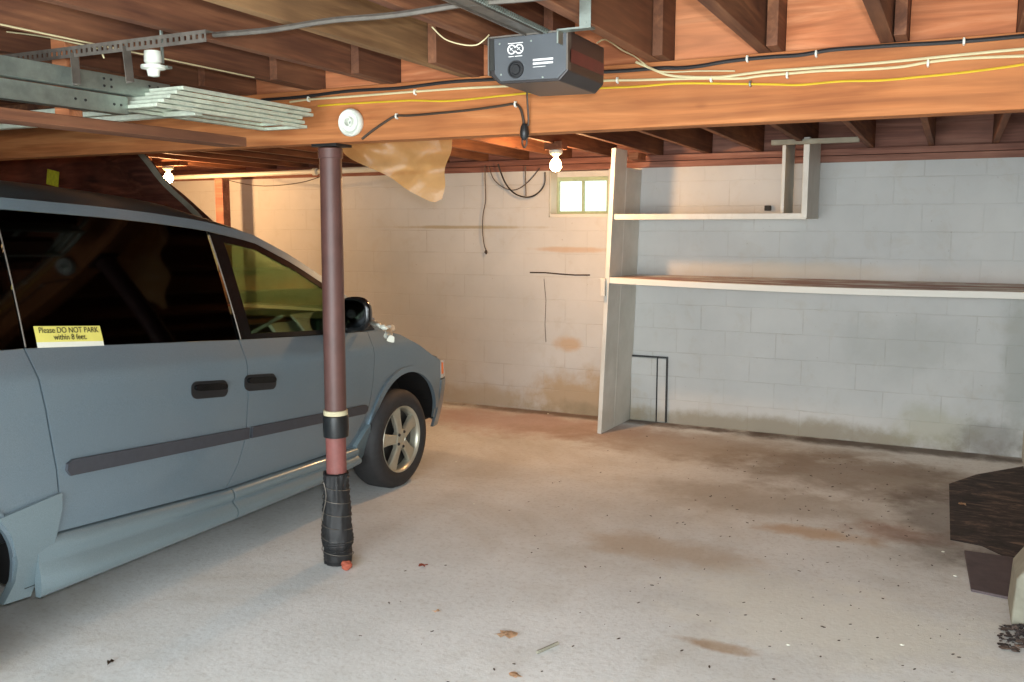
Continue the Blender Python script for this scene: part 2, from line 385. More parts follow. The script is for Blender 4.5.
# window: reveal, frame, two panes
wf = bmesh.new(); yf = YW+.17
for b in ((wx0+.006, wx0+.022, yf, yf+.04, wz0+.03, wz1-.01), (wx1-.08, wx1-.0, yf, yf+.04, wz0+.03, wz1-.01), (wx0+.022, wx1-.08, yf, yf+.04, wz1-.045, wz1-.01),
          (wx0+.022, wx1-.08, yf, yf+.04, wz0+.03, wz0+.055), (-2.963, -2.943, yf, yf+.04, wz0+.055, wz1-.045)): bx(wf, *b)
M['greenframe'] = plain('pale_green_frame', srgb(176, 196, 160), .5)
wo = struct(link('window_1', wf, M['greenframe'], bevel=.003))
bm = bmesh.new(); bx(bm, wx0, wx0+.006, yf-.15, yf+.05, wz0, wz1+.04); bx(bm, wx0+.006, wx1, yf-.165, yf+.05, wz0, wz0+.03); bx(bm, wx0+.006, wx1, yf, yf+.05, wz1-.01, WT)
link('window_frame', bm, M['board'], wo, bevel=.003)
for k, (a_, b_) in enumerate(((wx0+.022, -2.963), (-2.943, wx1-.08))):
    box('pane', (a_, b_, yf+.018, yf+.022, wz0+.055, wz1-.045), M['glass_clear'], wo, bevel=0)
# cracks and the chase line in the block wall are real grooves filled with dirt
crack = bmesh.new(); rp = [at_y(u, v, YW-.002) for u, v in ((530, 272.5), (545, 272.6), (560, 274), (575, 275), (590, 275))]
tube(crack, rp, .006, 5); tube(crack, [at_y(u, v, YW-.001) for u, v in ((544, 279), (546, 300), (545, 325), (546, 342))], .0028, 5)
tag(link('crack', crack, M['brown_cable']), 'dark horizontal mortar crack in the block wall left of the tall white partition', 'crack')

# ------------------------------------------------------------------ joists, beam
def words(n): return ['first', 'second', 'third', 'fourth', 'fifth', 'sixth', 'seventh', 'eighth', 'ninth', 'tenth', 'eleventh', 'twelfth', 'thirteenth', 'fourteenth', 'fifteenth', 'sixteenth', 'seventeenth', 'eighteenth'][n]
BY0, BY1, BZ0 = 3.40, 3.54, 2.02
beam = thing('ceiling_beam', (-3.6, 3.47, BZ0), 'long orange wooden main beam resting on the brown steel pole', 'beam')
bm = bmesh.new(); bx(bm, XL, XR+.2, BY0, BY1-.045, BZ0, JZ); bx(bm, XL, XR+.2, BY1-.043, BY1, BZ0+.004, JZ)
link('timber', bm, M['beam'], beam, bevel=.004)
SP = .407
for k in range(18):
    x = .157-SP*k
    side = 'front of'
    bm = bmesh.new(); bx(bm, x-.022, x+.022, YB, BY1+.12, JZ, TOPZ-.002)
    o = link('ceiling_joist', bm, M['joist_pale'] if k in (5,) else M['joist'], bevel=.002)
    tag(o, f'bare ceiling joist on the near side of the beam, {words(k)} from the right wall', 'joist', 'ceiling joists in front of the beam')
for k in range(18):
    x = .197+.004-SP*k
    fwd = 3.28 if k < 4 else random.choice([3.1, 3.05, 3.22, 3.12])
    vs_ = None; bm = bmesh.new(); vs_ = bx(bm, x-.017, x+.021, fwd, YW+.118, JZ, TOPZ-.003)
    for v in vs_:
        if v.co.z < 2.4 and v.co.y > 7: v.co.z -= .046
    o = link('ceiling_joist', bm, M['joist'], bevel=.002)
    tag(o, f'ceiling joist running from the beam back to the block wall, {words(k)} from the right wall', 'joist', 'ceiling joists behind the beam')
for k in range(17):
    xr = .157-SP*k-.024; xl = .201-SP*(k+1)+.023
    bm = bmesh.new(); bx(bm, xl, xr, BY0+.03, BY0+.075, JZ+.002, TOPZ-.006)
    tag(link('blocking_board', bm, M['plywood'], bevel=.002), f'orange blocking board above the beam, in the {words(k)} joist bay from the right wall', 'board', 'blocking boards above the beam')
# cross boards nailed under the joists on the left
def board(name, p0, p1, w, h, mat, label, cat='board', roll=0):
    p0, p1 = Vector(p0), Vector(p1); d = (p1-p0); L = d.length; d.normalize(); s = d.cross(Vector((0, 0, 1))).normalized(); u = s.cross(d)
    bm = bmesh.new()
    vs_ = bx(bm, 0, L, -w/2, w/2, 0, h)
    for v in vs_: v.co = p0 + d*v.co.x + s*v.co.y + u*v.co.z
    return tag(link(name, bm, mat, bevel=.003), label, cat)

# ------------------------------------------------------------------ steel pole
pole = thing('support_pole', (-2.635, 3.47, 0), 'brown painted round steel support pole with black wrapping at its foot', 'pole')
bm = bmesh.new(); tube(bm, [(-2.650+.006*z, 3.47, z) for z in (.68, 1.2, 2.0)], .0515, 28); lathe(bm, [(.0515, 0), (.057, .002), (.057, .045), (.0515, .05)], (-2.638, 3.47, 1.955), (0, 0, 1), 28)
link('pipe', bm, M['pole'], pole, smooth=True)
bm = bmesh.new(); lathe(bm, [(.0, 0), (.049, 0), (.049, .68), (0, .68)], (-2.649, 3.47, .005), (0, 0, 1), 24); o = link('lower_pipe', bm, M['pole_base'], pole, smooth=True); o['label'] = 'red primed lower pipe'
bm = bmesh.new(); bx(bm, -2.70, -2.56, 3.41, 3.53, 2.008, 2.02); link('cap_plate', bm, M['darkmetal'], pole)
bm = bmesh.new(); lathe(bm, [(.05, 0), (.0585, .002), (.0585, .024), (.05, .026)], (-2.646, 3.47, .742), (0, 0, 1), 24); o = link('tape_band', bm, M['cream'], pole, smooth=True); o['label'] = 'cream tape band'
bm = bmesh.new(); lathe(bm, [(.05, 0), (.0605, .004), (.0625, .05), (.0605, .105), (.05, .108)], (-2.646, 3.47, .634), (0, 0, 1), 24); o = link('tape_band', bm, M['tape'], pole, smooth=True); o['label'] = 'black tape band'
# crumpled black rubber wrap
bm = bmesh.new(); rings = []; prof = [(.066, .46), (.070, .455), (.071, .40), (.072, .33), (.076, .26), (.082, .19), (.088, .13), (.085, .10), (.076, .085), (.080, .06), (.078, .02), (.074, .004)]
NS = 56; rows = []
for i in range(len(prof)-1):
    for k in range(5):
        tt = k/5; rows.append((prof[i][0]*(1-tt)+prof[i+1][0]*tt, prof[i][1]*(1-tt)+prof[i+1][1]*tt))
rows.append(prof[-1])
for i, (r, z) in enumerate(rows):
    rr = []
    for k in range(NS):
        a_ = 2*math.pi*k/NS; n_ = noise.noise(Vector((math.cos(a_)*3, math.sin(a_)*3, z*9)))*.009 + (.0025 if (i % 2) else -.0015)
        r2 = r*.86+n_; rr.append(bm.verts.new((-2.653+math.cos(a_)*r2, 3.47+math.sin(a_)*r2, z)))
    rings.append(rr)
for A, B in zip(rings, rings[1:]):
    for k in range(NS): bm.faces.new((A[k], A[(k+1) % NS], B[(k+1) % NS], B[k]))
link('wrap', bm, M['rubber'], pole, smooth=True, angle=60)
bm = bmesh.new(); pts = []
for k in range(120):
    a_ = k*.33; z = .44-k*.0034; r = .066 + .011*min(1, max(0, (.42-z)/.3))
    pts.append((-2.653+math.cos(a_)*r, 3.47+math.sin(a_)*r, z))
tube(bm, pts, .0018, 4); tube(bm, [(-2.653+.072*math.cos(-1.9+.6*math.sin(k*.4)*.3), 3.47+.072*math.sin(-1.9), .42-.016*k) for k in range(13)], .003, 4)
link('wire_tie', bm, M['angle'], pole, smooth=True)

def lump(bm, c, r, sq=(1, 1, 1), seed=0, seg=10, amp=.35):
    ret = bmesh.ops.create_icosphere(bm, subdivisions=3, radius=1)
    for v in ret['verts']:
        n_ = 1+amp*noise.noise(v.co*1.7+Vector((seed*7.3, seed, 0)))
        v.co = Vector((v.co.x*r*sq[0]*n_+c[0], v.co.y*r*sq[1]*n_+c[1], v.co.z*r*sq[2]*n_+c[2]))
bm = bmesh.new(); lump(bm, (-2.556, 3.41, .022), .028, (1, .9, .75), 3); tag(link('rag', bm, M['leafr'], smooth=True), 'crumpled red rag against the foot of the brown pole', 'rag')

# ------------------------------------------------------------------ shelving along the far wall
def slab(name, quad_b, quad_t, mat, parent=None, bevel=.003):
    bm = bmesh.new(); A = [bm.verts.new(p) for p in quad_b]; B = [bm.verts.new(p) for p in quad_t]
    bm.faces.new(A[::-1]); bm.faces.new(B)
    for i in range(4): bm.faces.new((A[i], A[(i+1) % 4], B[(i+1) % 4], B[i]))
    return link(name, bm, mat, parent, bevel=bevel)
part = thing('partition', (-2.48, 6.9, 0), 'tall white painted board partition between the window and the shelves', 'partition')
def px_at(t, y, z):  # leaning board: x of its right face
    xb = -2.46+(y-6.66)*.05; xt = -2.372+(y-6.66)*.02; return xb+(xt-xb)*z/2.2
def pq(y0, y1, z, th): return [(px_at(0, y0, z)-th, y0, z), (px_at(0, y0, z), y0, z), (px_at(0, y1, z), y1, z), (px_at(0, y1, z)-th, y1, z)]
slab('plank', pq(6.66, 6.90, .0, .035), pq(6.66, 6.90, JZ-.03, .035), M['board'], part)
slab('plank', pq(6.905, YW-.005, .0, .03), pq(6.905, YW-.005, 2.10, .03), M['board'], part)
slab('edge_strip', [(x-(.0), y-.02, z) for x, y, z in pq(6.66, 6.68, .0, .035)], [(x, y-.02, z) for x, y, z in pq(6.66, 6.68, JZ-.03, .035)], M['board'], part)
sh = thing('shelf', (-1, 6.95, 1.2), 'long lower white shelf with rusty stained top reaching to the right wall', 'shelf', )
bm = bmesh.new(); N = 24; rings = []
for i in range(N+1):
    x = -2.41+(XR-.005+2.41)*i/N; d = -.022*math.sin(math.pi*min(1, i/N*1.1)*.8)-.012*i/N
    zf, zb = 1.246+d, 1.24
    rings.append([bm.verts.new(p) for p in ((x, 6.64, zf-.045), (x, 6.66, zf), (x, YW-.004, zb), (x, YW-.004, zb-.03), (x, 6.68, zf-.03), (x, 6.68, zf-.045))])
for A, B in zip(rings, rings[1:]):
    for k in range(6): bm.faces.new((A[k], A[(k+1) % 6], B[(k+1) % 6], B[k]))
bm.faces.new(rings[0]); bm.faces.new(rings[-1][::-1])
for v in bm.verts:
    if abs(v.co.y-6.66) < 1e-4: v.co.y = 6.645
link('shelf_board', bm, M['shelf'], sh, bevel=.002)
box('cleat', (-2.47, -2.435, 6.61, 6.64, 1.10, 1.24), M['board'], sh)
us = thing('shelf', (-1.7, 6.9, 1.7), 'short upper white shelf hung from the joists by boxed boards at its right end', 'shelf')
box('shelf_board', (-2.385, -.96, 6.70, YW-.004, 1.695, 1.725), M['board'], us)
box('front_edge', (-2.385, -.96, 6.66, 6.70, 1.690, 1.733), M['board'], us)
box('hanger_board', (-.995, -.955, 6.645, 7.21, 1.70, 2.255), M['board'], us)
o = box('hanger_board', (-1.165, -1.14, 6.80, 7.20, 1.727, 2.255), M['board'], us)
box('batten', (-1.21, -.63, 6.60, 6.642, 2.205, 2.24), M['greybox'], us)
bm = bmesh.new(); bx(bm, -1.36, -1.31, 7.235, 7.258, 1.76, 1.80); tag(link('outlet_cover', bm, M['ink'], bevel=.004), 'small black box on the wall above the upper shelf', 'box')
bm = bmesh.new(); bx(bm, -2.36, -2.28, 6.9, 7.1, 2.16, 2.215); tag(link('wood_block', bm, M['plywood'], bevel=.006), 'orange wood block on the plate beside the top of the partition', 'block')
# thin panel with dark surround at the foot of the wall
pn = thing('access_panel', (-2.2, YW-.02, 0), 'low painted access panel outlined in dark at the foot of the wall beside the partition', 'panel')
xl_, xm_, xr_ = -2.425, -2.19, -2.105
box('panel_board', (xl_+.006, xm_-.008, YW-.026, YW-.002, .012, .545), M['wall'], pn)
box('panel_board', (xm_+.003, xr_-.012, YW-.026, YW-.002, .012, .545), M['wall'], pn)
bm = bmesh.new(); bx(bm, xl_, xr_, YW-.03, YW-.002, .551, .562); bx(bm, xm_-.006, xm_+.001, YW-.03, YW-.002, .008, .551); bx(bm, xr_-.010, xr_, YW-.03, YW-.002, .008, .551)
o = link('edging', bm, M['darkmetal'], pn); o['label'] = 'dark edging strips'

# ------------------------------------------------------------------ bare bulbs (lit)
def bulb(loc, label, power):
    b = thing('light_bulb', loc, label, 'lamp', 'lit bare bulbs on the far joists'); x, y, z = loc
    bm = bmesh.new(); lathe(bm, [(0, -.066), (.016, -.064), (.030, -.056), (.040, -.042), (.043, -.024), (.040, -.006), (.030, .012), (.018, .026), (.014, .034)], loc, (0, 0, 1), 24)
    g_ = link('globe', bm, M['bulb'], b, smooth=True); g_.visible_shadow = True
    bm = bmesh.new(); lathe(bm, [(.014, .03), (.018, .036), (.022, .045), (.044, .058), (.050, .070), (.050, .085), (0, .085)], loc, (0, 0, 1), 24)
    link('lamp_holder', bm, M['porcelain'], b, smooth=True)
    for dx, dy in ((0, -.05),):
        pass
    l = point('bulb_light', (x, y-.0, z-.085), power, (1.0, .54, .24), .035); l.parent = b; l.matrix_parent_inverse = Matrix.Translation(-b.location)
bulb(BULB_R, 'lit bare bulb glowing above the small window', 58)
bulb(BULB_L, 'lit bare bulb glowing at the far left above the van roof', 75)
bm = bmesh.new(); bx(bm, BULB_R[0]-.07, BULB_R[0]+.07, 6.05, 6.15, 2.187, 2.245); tag(link('mounting_board', bm, M['joist'], bevel=.002), 'small board between joists carrying the bulb above the window', 'board')
bm = bmesh.new(); bx(bm, BULB_L[0]-.2, BULB_L[0]+.2, 6.15, 6.25, 2.187, 2.225); tag(link('mounting_board', bm, M['joist'], bevel=.002), 'small board between joists carrying the far left bulb', 'board')

# unlit porcelain lampholder on the beam
lh = thing('lamp_holder', (-2.457, BY0, 2.103), 'empty round white porcelain lampholder screwed to the face of the beam above the pole', 'lamp holder')
bm = bmesh.new(); lathe(bm, [(0, 0), (.058, 0), (.061, .008), (.061, .026), (.054, .034), (.044, .030), (.040, .022), (.022, .020), (.022, .040), (.017, .040), (.017, .012), (0, .012)], (-2.457, BY0, 2.103), (-.0, -1, .0), 36)
link('porcelain_base', bm, M['porcelain'], lh, smooth=True, angle=45)
bm = bmesh.new(); lathe(bm, [(0, .013), (.006, .014), (.006, .02), (0, .021)], (-2.457, BY0, 2.103), (0, -1, 0), 12); o = link('contact', bm, M['galv'], lh)
# small lampholder with sensor hanging from angle iron, upper left
p = at_y(153, 62, 2.28)
sl = thing('socket_lamp', tuple(p), 'small white porcelain socket hanging from the joist by the perforated angle iron', 'lamp holder')
bm = bmesh.new(); lathe(bm, [(0, .035), (.027, .035), (.029, .0), (.022, -.008), (.040, -.012), (.040, -.022), (.022, -.026), (.018, -.046), (0, -.05)], p, (0, 0, 1), 24); link('socket', bm, M['porcelain'], sl, smooth=True)
bm = bmesh.new(); tube(bm, [p+Vector((.012, .03, .0)), p+Vector((.012, .03, TOPZ-p.z))], .006, 8); bx(bm, p.x-.01, p.x+.045, p.y+.02, p.y+.04, p.z-.02, p.z-.012); link('bracket', bm, M['galv'], sl)

# ------------------------------------------------------------------ cables on the beam face
FY = BY0-.006
def on_beam(pts, dy=0): return [at_y(u, v, FY-dy) for u, v in pts]
o = wire('cable', on_beam([(262, 100), (300, 97), (350, 91), (400, 88), (450, 82), (500, 79), (560, 74), (620, 71), (660, 68), (680, 68), (700, 66), (730, 61), (770, 57), (800, 55), (830, 50), (864, 47.5), (900, 45), (940, 43), (980, 40), (1024, 36), (1060, 33)]), .0075, M['black_cable'])
tag(o, 'thick black cable along the top of the beam face', 'cable')
o = wire('cable', on_beam([(290, 102), (310, 99.5), (345, 97), (410, 92), (460, 88.5), (510, 86), (600, 81), (640, 80), (700, 78.5), (740, 78.5), (760, 76), (790, 73.5), (820, 71), (864, 69.5), (900, 67), (930, 62), (965, 58.5), (1024, 56), (1050, 55)], .001), .0048, M['white_cable'])
tag(o, 'cream cable stapled along the whole beam face', 'cable')
o = wire('cable', on_beam([(636, 62), (650, 68), (668, 75), (690, 77), (720, 77), (745, 74), (770, 71), (800, 69), (860, 64.5), (900, 61), (940, 57), (980, 53), (1024, 49), (1050, 47)], .011), .0048, M['white_cable'])
tag(o, 'second cream cable sweeping upward along the right half of the beam', 'cable')
o = wire('cable', on_beam([(318, 106), (345, 104), (400, 101), (415, 100.5), (450, 101), (500, 96), (525, 93.5), (560, 90), (605, 88), (640, 86.5), (680, 83.5), (740, 84), (775, 84.5), (800, 85), (840, 81.5), (880, 80.5), (920, 77), (960, 73), (1000, 68), (1024, 64.5), (1050, 60)], .001), .0042, M['yellow_cable'])
tag(o, 'yellow cable running lowest along the beam face', 'cable')
o = wire('cable', [at_y(u, v, FY-.004) for u, v in ((362, 139), (372, 131), (385, 122), (396, 116), (410, 115.5), (440, 113), (470, 110), (500, 106), (514, 104), (520, 108), (523, 118), (524, 128))], .0055, M['brown_cable'])
tag(o, 'dark brown lamp cord looping from the pole top to its plug below the opener', 'cord')
o = wire('cord', [at_y(527, 92, FY-.03), at_y(527.5, 104, FY-.02), at_y(528.5, 118, FY-.012), at_y(528, 126, FY-.012)], .004, M['brown_cable']); tag(o, 'short dark opener cord dropping to the plug connector', 'cord')
pc = at_y(524.5, 132, FY-.016)
pg = thing('plug_connector', tuple(pc), 'dark grey plug connector hanging on the beam face under the opener', 'plug')
bm = bmesh.new(); lathe(bm, [(0, .035), (.010, .033), (.016, .02), (.019, 0), (.017, -.02), (.009, -.032), (0, -.034)], pc, (0, 0, 1), 16); link('plug_body', bm, M['darkmetal'], pg, smooth=True)
o = wire('cord_loop', [pc+Vector((-.008, 0, -.02)), pc+Vector((-.010, 0, -.045)), pc+Vector((0, 0, -.062)), pc+Vector((.010, 0, -.045)), pc+Vector((.010, 0, -.02))], .0035, M['brown_cable'], pg)
st_pts = [(308, 99, 'w'), (414.5, 92, 'w'), (396, 116, 'w'), (515, 104, 'w'), (617, 80, 'w'), (711, 79, 'w'), (750, 83.5, 'b'), (787, 75, 'w'), (928, 63, 'w'), (747, 58.5, 'w'), (816, 53.5, 'w'), (964, 41, 'w')]
names = ['near the left end of the beam', 'over the pale lampholder lead', 'on the brown cord', 'at the bend of the brown cord', 'just right of the opener', 'right of the cable crossing', 'in blue on the yellow cable', 'on the paired cream cables', 'on the cream cables far right', 'on the black cable left', 'on the black cable middle', 'on the black cable far right']
for (u, v, c), nm in zip(st_pts, names):
    q = at_y(u, v, FY-.008); bm = bmesh.new()
    big = .009 if c == 'w' else .008
    tube(bm, [q+Vector((0, .012, big)), q+Vector((0, -.002, big*.8)), q+Vector((0, -.004, 0)), q+Vector((0, -.002, -big*.8)), q+Vector((0, .012, -big))], .0042, 6)
    tag(link('cable_staple', bm, M['white'] if c == 'w' else M['galv'], smooth=True), 'small cable staple ' + nm, 'staple', 'cable staples on the beam')
# white thin wire left and right of the opener
o = wire('bell_wire', [at_y(432, 27, 2.62), at_y(445, 39, 2.62), at_y(462, 44.5, 2.62), at_y(476, 45, 2.62), at_y(484, 40, 2.62), at_y(489, 35, 2.64)], .0022, M['white_cable']); tag(o, 'thin white wire drooping to the left side of the opener', 'wire')
o = wire('bell_wire', [at_y(597, 43, 2.95), at_y(604, 39.5, 3.0), at_y(612, 43, 3.1), at_y(622, 50, 3.2), at_y(634, 56, 3.3), at_y(642, 62, 3.38), at_y(652, 69, FY-.026), at_y(668, 72, FY-.024), at_y(700, 71, FY-.014), at_y(735, 71, FY-.006)], .0026, M['white_cable']); tag(o, 'thin white wire curving from the right side of the opener onto the beam', 'wire')
# conduits / rods under the joists on the left
o = wire('cable', [(-1.7-(.23*k), 2.255, JZ-.012-.006*(k % 2)) for k in range(-5, 3)], .009, M['angle']); tag(o, 'grey conduit running crosswise under the near joists', 'conduit')
o = wire('cable', [at_y(u, v, 2.42) for u, v in ((0, 21), (40, 24), (90, 31), (132, 42))], .003, M['yellow_cable']); tag(o, 'thin yellowish wire along the joist at upper left', 'wire')
o = wire('cable', [at_y(u, v, 2.2) for u, v in ((0, 31), (40, 36), (75, 43), (98, 48.5), (101, 51), (104, 58))], .0028, M['white_cable']); tag(o, 'thin white wire with a hooked end at upper left', 'wire')
o = wire('cable', [(-2.285-.407+.03+.0*k, 1.2+.3*k, JZ-.004) for k in range(7)], .003, M['white_cable']); tag(o, 'thin pale wire stapled under a joist left of the pole', 'wire')

# ------------------------------------------------------------------ garage door opener
ox0, ox1, oy0, oy1, oz0, oz1 = -1.379, -1.105, 2.65, 2.965, 2.095, 2.243
op = thing('garage_door_opener', (-1.24, 2.8, 2.095), 'dark grey garage door opener unit hung below the joists', 'door opener')
prof_ = [(ox0, oz1), (ox0+.004, oz0+.030), (ox0+.035, oz0+.002), (ox1-.03, oz0-.002), (ox1, oz0+.028), (ox1, oz1)]
bm = bmesh.new(); prism(bm, prof_, lambda a_, b_, h: Vector((a_, oy0+h, b_)), oy1-oy0); link('housing', bm, M['opener_side'], op, bevel=.004)
bm = bmesh.new(); prism(bm, [(ox0+.02, oz1-.006), (ox0+.022, oz0+.034), (ox0+.042, oz0+.01), (ox1-.034, oz0+.006), (ox1-.006, oz0+.03), (ox1-.004, oz1-.004)], lambda a_, b_, h: Vector((a_, oy0-.004+h, b_)), .006); o = link('face_plate', bm, M['opener'], op, bevel=.001); o['label'] = 'grey face plate'
bm = bmesh.new(); bx(bm, ox0+.004, ox0+.02, oy0-.003, oy0+.002, oz0+.045, oz1-.01); link('vent_slot', bm, M['ink'], op)
bm = bmesh.new(); bx(bm, ox0-.002, ox0+.003, oy0-.006, oy0+.02, oz0+.03, oz1); bx(bm, ox1-.004, ox1+.001, oy0-.006, oy0+.02, oz0+.03, oz1); bx(bm, ox0+.003, ox1-.004, oy0-.005, oy0+.02, oz1-.004, oz1+.001); link('rim', bm, M['angle'], op)
bm = bmesh.new(); bx(bm, ox1, ox1+.001, oy0+.01, oy1-.005, oz0+.055, oz0+.095); o = link('stripe', bm, M['opener_red'], op); o['label'] = 'dark red side stripe'
def fp(a_, b_, h=0): return Vector((ox0+a_, oy0-.0045-h, oz0+b_))
bm = bmesh.new(); lathe(bm, [(0, .004), (.014, .004), (.017, .0), (.021, .0), (.023, .004), (.027, .004), (.028, 0)], fp(.097, .042), (0, -1, 0), 24); link('knob', bm, M['trimblack'], op, smooth=True)
bm = bmesh.new()
for cx in (.083, .109):
    lathe(bm, [(.0115, .0), (.0115, .0012), (.0150, .0012), (.0150, .0)], fp(cx, .104), (0, -1, 0), 28)
    tube(bm, [fp(cx-.008, .112, .0006), fp(cx+.008, .096, .0006)], .0012, 4); tube(bm, [fp(cx-.006, .102, .0006), fp(cx+.003, .109, .0006)], .001, 4)
bx(bm, ox0+.070, ox0+.122, oy0-.0055, oy0-.0045, oz0+.1215, oz0+.1235); bx(bm, ox0+.072, ox0+.090, oy0-.0055, oy0-.0045, oz0+.0815, oz0+.0832); bx(bm, ox0+.094, ox0+.120, oy0-.0055, oy0-.0045, oz0+.0815, oz0+.0832)
o = link('warning_label', bm, M['white_ink'], op); o['label'] = 'white warning symbols with two crossed circles'
bm = bmesh.new()
for z in (.052, .063):
    x = .157
    while x < .220:
        w = random.uniform(.003, .008); bx(bm, ox0+x, ox0+x+w, oy0-.0055, oy0-.0045, oz0+z, oz0+z+.0058); x += w+.0006
bx(bm, ox0+.157, ox0+.20, oy0-.0055, oy0-.0045, oz0+.044, oz0+.0455)
o = link('rating_label', bm, M['white_ink'], op); o['label'] = 'white rating label lines'
for a_, b_ in ((.045, .03), (.04, .125), (.19, .012), (.25, .12), (.15, .125)):
    bm = bmesh.new(); lathe(bm, [(0, .002), (.003, .0015), (.0035, 0)], fp(a_, b_), (0, -1, 0), 10); link('screw', bm, M['galv'], op)
# rail and chain toward the door
bm = bmesh.new(); bx(bm, -1.245, -1.195, YB+.05, 2.72, 2.243, 2.258); bx(bm, -1.251, -1.245, YB+.05, 2.72, 2.236, 2.259); bx(bm, -1.195, -1.189, YB+.05, 2.72, 2.236, 2.259); link('rail', bm, M['angle'], op)
bm = bmesh.new(); y = 1.2; k = 0
while y < 2.7:
    lathe(bm, [(.0035, -.003), (.008, -.003), (.008, .003), (.0035, .003)], (-1.175, y, 2.244), (1, 0, 0) if k % 2 else (1, 0, .0), 8, close=True); bx(bm, -1.179, -1.171, y, y+.008, 2.240, 2.248); y += .014; k += 1
link('chain', bm, M['galv'], op)
bm = bmesh.new(); hx, hy = -1.037, at_x(585, 20, -1.019).y-.012
bx(bm, hx, hx+.036, hy+.012, hy+.015, 2.225, 2.495); bx(bm, -1.108, hx+.036, hy+.014, hy+.05, 2.226, 2.231); bx(bm, -1.11, -1.105, hy+.014, hy+.05, 2.19, 2.231)
for k in range(10): lathe(bm, [(.0, .0012), (.0045, .0012), (.0045, 0)], (hx+.018, hy+.012, 2.24+k*.026), (0, -1, 0), 10)
o = link('hanger_strap', bm, M['galv'], op); o['label'] = 'bright perforated steel hanger'

# ------------------------------------------------------------------ old door tracks and stored frames, upper left
def channel(name, x, y0, y1, z0, z1, depth, mat, parent):
    bm = bmesh.new(); th = .003
    bx(bm, x-th, x, y0, y1, z0, z1); bx(bm, x-depth, x-th, y0, y1, z1-th, z1); bx(bm, x-depth, x-th, y0, y1, z0, z0+th)
    bx(bm, x-depth, x-depth+th, y0, y1, z0+th, z0+.012); bx(bm, x-depth, x-depth+th, y0, y1, z1-.012, z1-th)
    return link(name, bm, mat, parent)
tr_ = thing('door_track', (-2.75, 1.8, 2.1), 'upper of two grey steel door tracks hanging at the top left', 'track', 'steel garage door tracks')
channel('channel', -2.72, YB+.1, 2.60, 2.118, 2.178, .05, M['galv'], tr_)
for yy in (2.30, 2.33, 2.5, 2.54):
    for zz in (2.135, 2.16):
        bm = bmesh.new(); lathe(bm, [(0, .003), (.004, .003), (.005, 0)], (-2.72, yy, zz), (1, 0, 0), 8); link('rivet', bm, M['darkmetal'], tr_)
tr2 = thing('door_track', (-2.8, 1.8, 2.05), 'lower of two grey steel door tracks hanging at the top left', 'track', 'steel garage door tracks')
channel('channel', -2.745, YB+.1, 2.42, 2.050, 2.112, .05, M['galv'], tr2)
for yy in (2.2, 2.24, 2.36, 2.39):
    bm = bmesh.new(); lathe(bm, [(0, .003), (.004, .003), (.005, 0)], (-2.745, yy, 2.08), (1, 0, 0), 8); link('rivet', bm, M['darkmetal'], tr2)
# perforated angle iron (crosswise) and drops
ai = thing('angle_iron', (-2.5, 2.21, 2.21), 'perforated angle iron running crosswise that carries the door tracks', 'angle iron')
def perf(name, p0, p1, w, parent):
    p0, p1 = Vector(p0), Vector(p1); d = p1-p0; L = d.length; d.normalize()
    up = Vector((0, 0, 1)) if abs(d.z) < .8 else Vector((1, 0, 0)); up = (up-d*up.dot(d)).normalized(); s = d.cross(up)
    bm = bmesh.new(); tf = lambda x, a_, b_: p0+d*x+up*a_+s*b_
    n_ = int(L/.024); st_ = L/n_
    rails = ((-w/2, -w/5), (w/5, w/2))
    for a0, a1 in rails:
        vs_ = bx(bm, 0, L, a0, a1, -.0015, .0015)
        for v in vs_: v.co = tf(*v.co)
    for k in range(n_+1):
        vs_ = bx(bm, max(0, k*st_-.007), min(L, k*st_+.007), -w/5, w/5, -.0015, .0015)
        for v in vs_: v.co = tf(*v.co)
    vs_ = bx(bm, 0, L, w/2-.003, w/2, .0015, w*.9)
    for v in vs_: v.co = tf(*v.co)
    return link(name, bm, M['angle'], parent)
perf('angle_bar', (-2.10, 2.16, 2.225), (-3.25, 2.16, 2.225), .036, ai)
perf('angle_drop', (-2.705, 2.175, 2.22), (-2.700, 2.175, 2.12), .034, ai)
perf('angle_drop', (-2.44-.02, 2.175, 2.22), (-2.45, 2.175, 2.11), .034, ai)
# stack of stored aluminium frames hanging before the beam
for k in range(5):
    fr = bmesh.new(); z = 2.072+k*.0165; x0, x1, y0, y1 = -2.845+.006*k, -2.60+.012*k, 2.42+.02*k, 3.26-.03*(k % 3); w = .022
    for b in ((x0, x0+w, y0, y1, z, z+.013), (x1-w, x1, y0, y1, z, z+.013), (x0+w, x1-w, y0, y0+w, z, z+.013), (x0+w, x1-w, y1-w, y1, z, z+.013)): bx(fr, *b)
    if k == 4: bx(fr, x0+w, x1-w, 2.95, 2.97, z, z+.013)
    tag(link('storm_frame', fr, M['galv_pale'], bevel=.0015), ['bottom', 'second lowest', 'middle', 'second highest', 'topmost'][k] + ' pale aluminium frame in the flat stack before the beam', 'frame', 'stacked aluminium frames')
for k in range(3):
    bm = bmesh.new(); z = 2.07+k*.026; bx(bm, -4.6, -2.66-.02*k, 2.66+.01*k, 2.70+.01*k, z, z+.02)
    tag(link('long_slat', bm, M['galv_pale'], bevel=.002), ['lowest', 'middle', 'highest'][k] + ' long pale metal slat lying crosswise under the joists at left', 'slat', 'long pale slats')
bm = bmesh.new(); hb_ = at_y(67, 114, 2.30); bx(bm, hb_.x-.04, hb_.x+.035, 2.28, 2.34, hb_.z-.035, TOPZ); tag(link('hanger_block', bm, M['plywood'], bevel=.004), 'short orange wood block nailed below a joist at left', 'block')
board('cross_board', (-7.0, 2.95, 2.20), (-3.35, 3.12, 2.20), .09, .04, M['joist'], 'brown cross board nailed under the near joists behind the pale slats')
a0_, a1_ = at_z(-30, 118, 1.98), at_z(236, 147, 1.98)
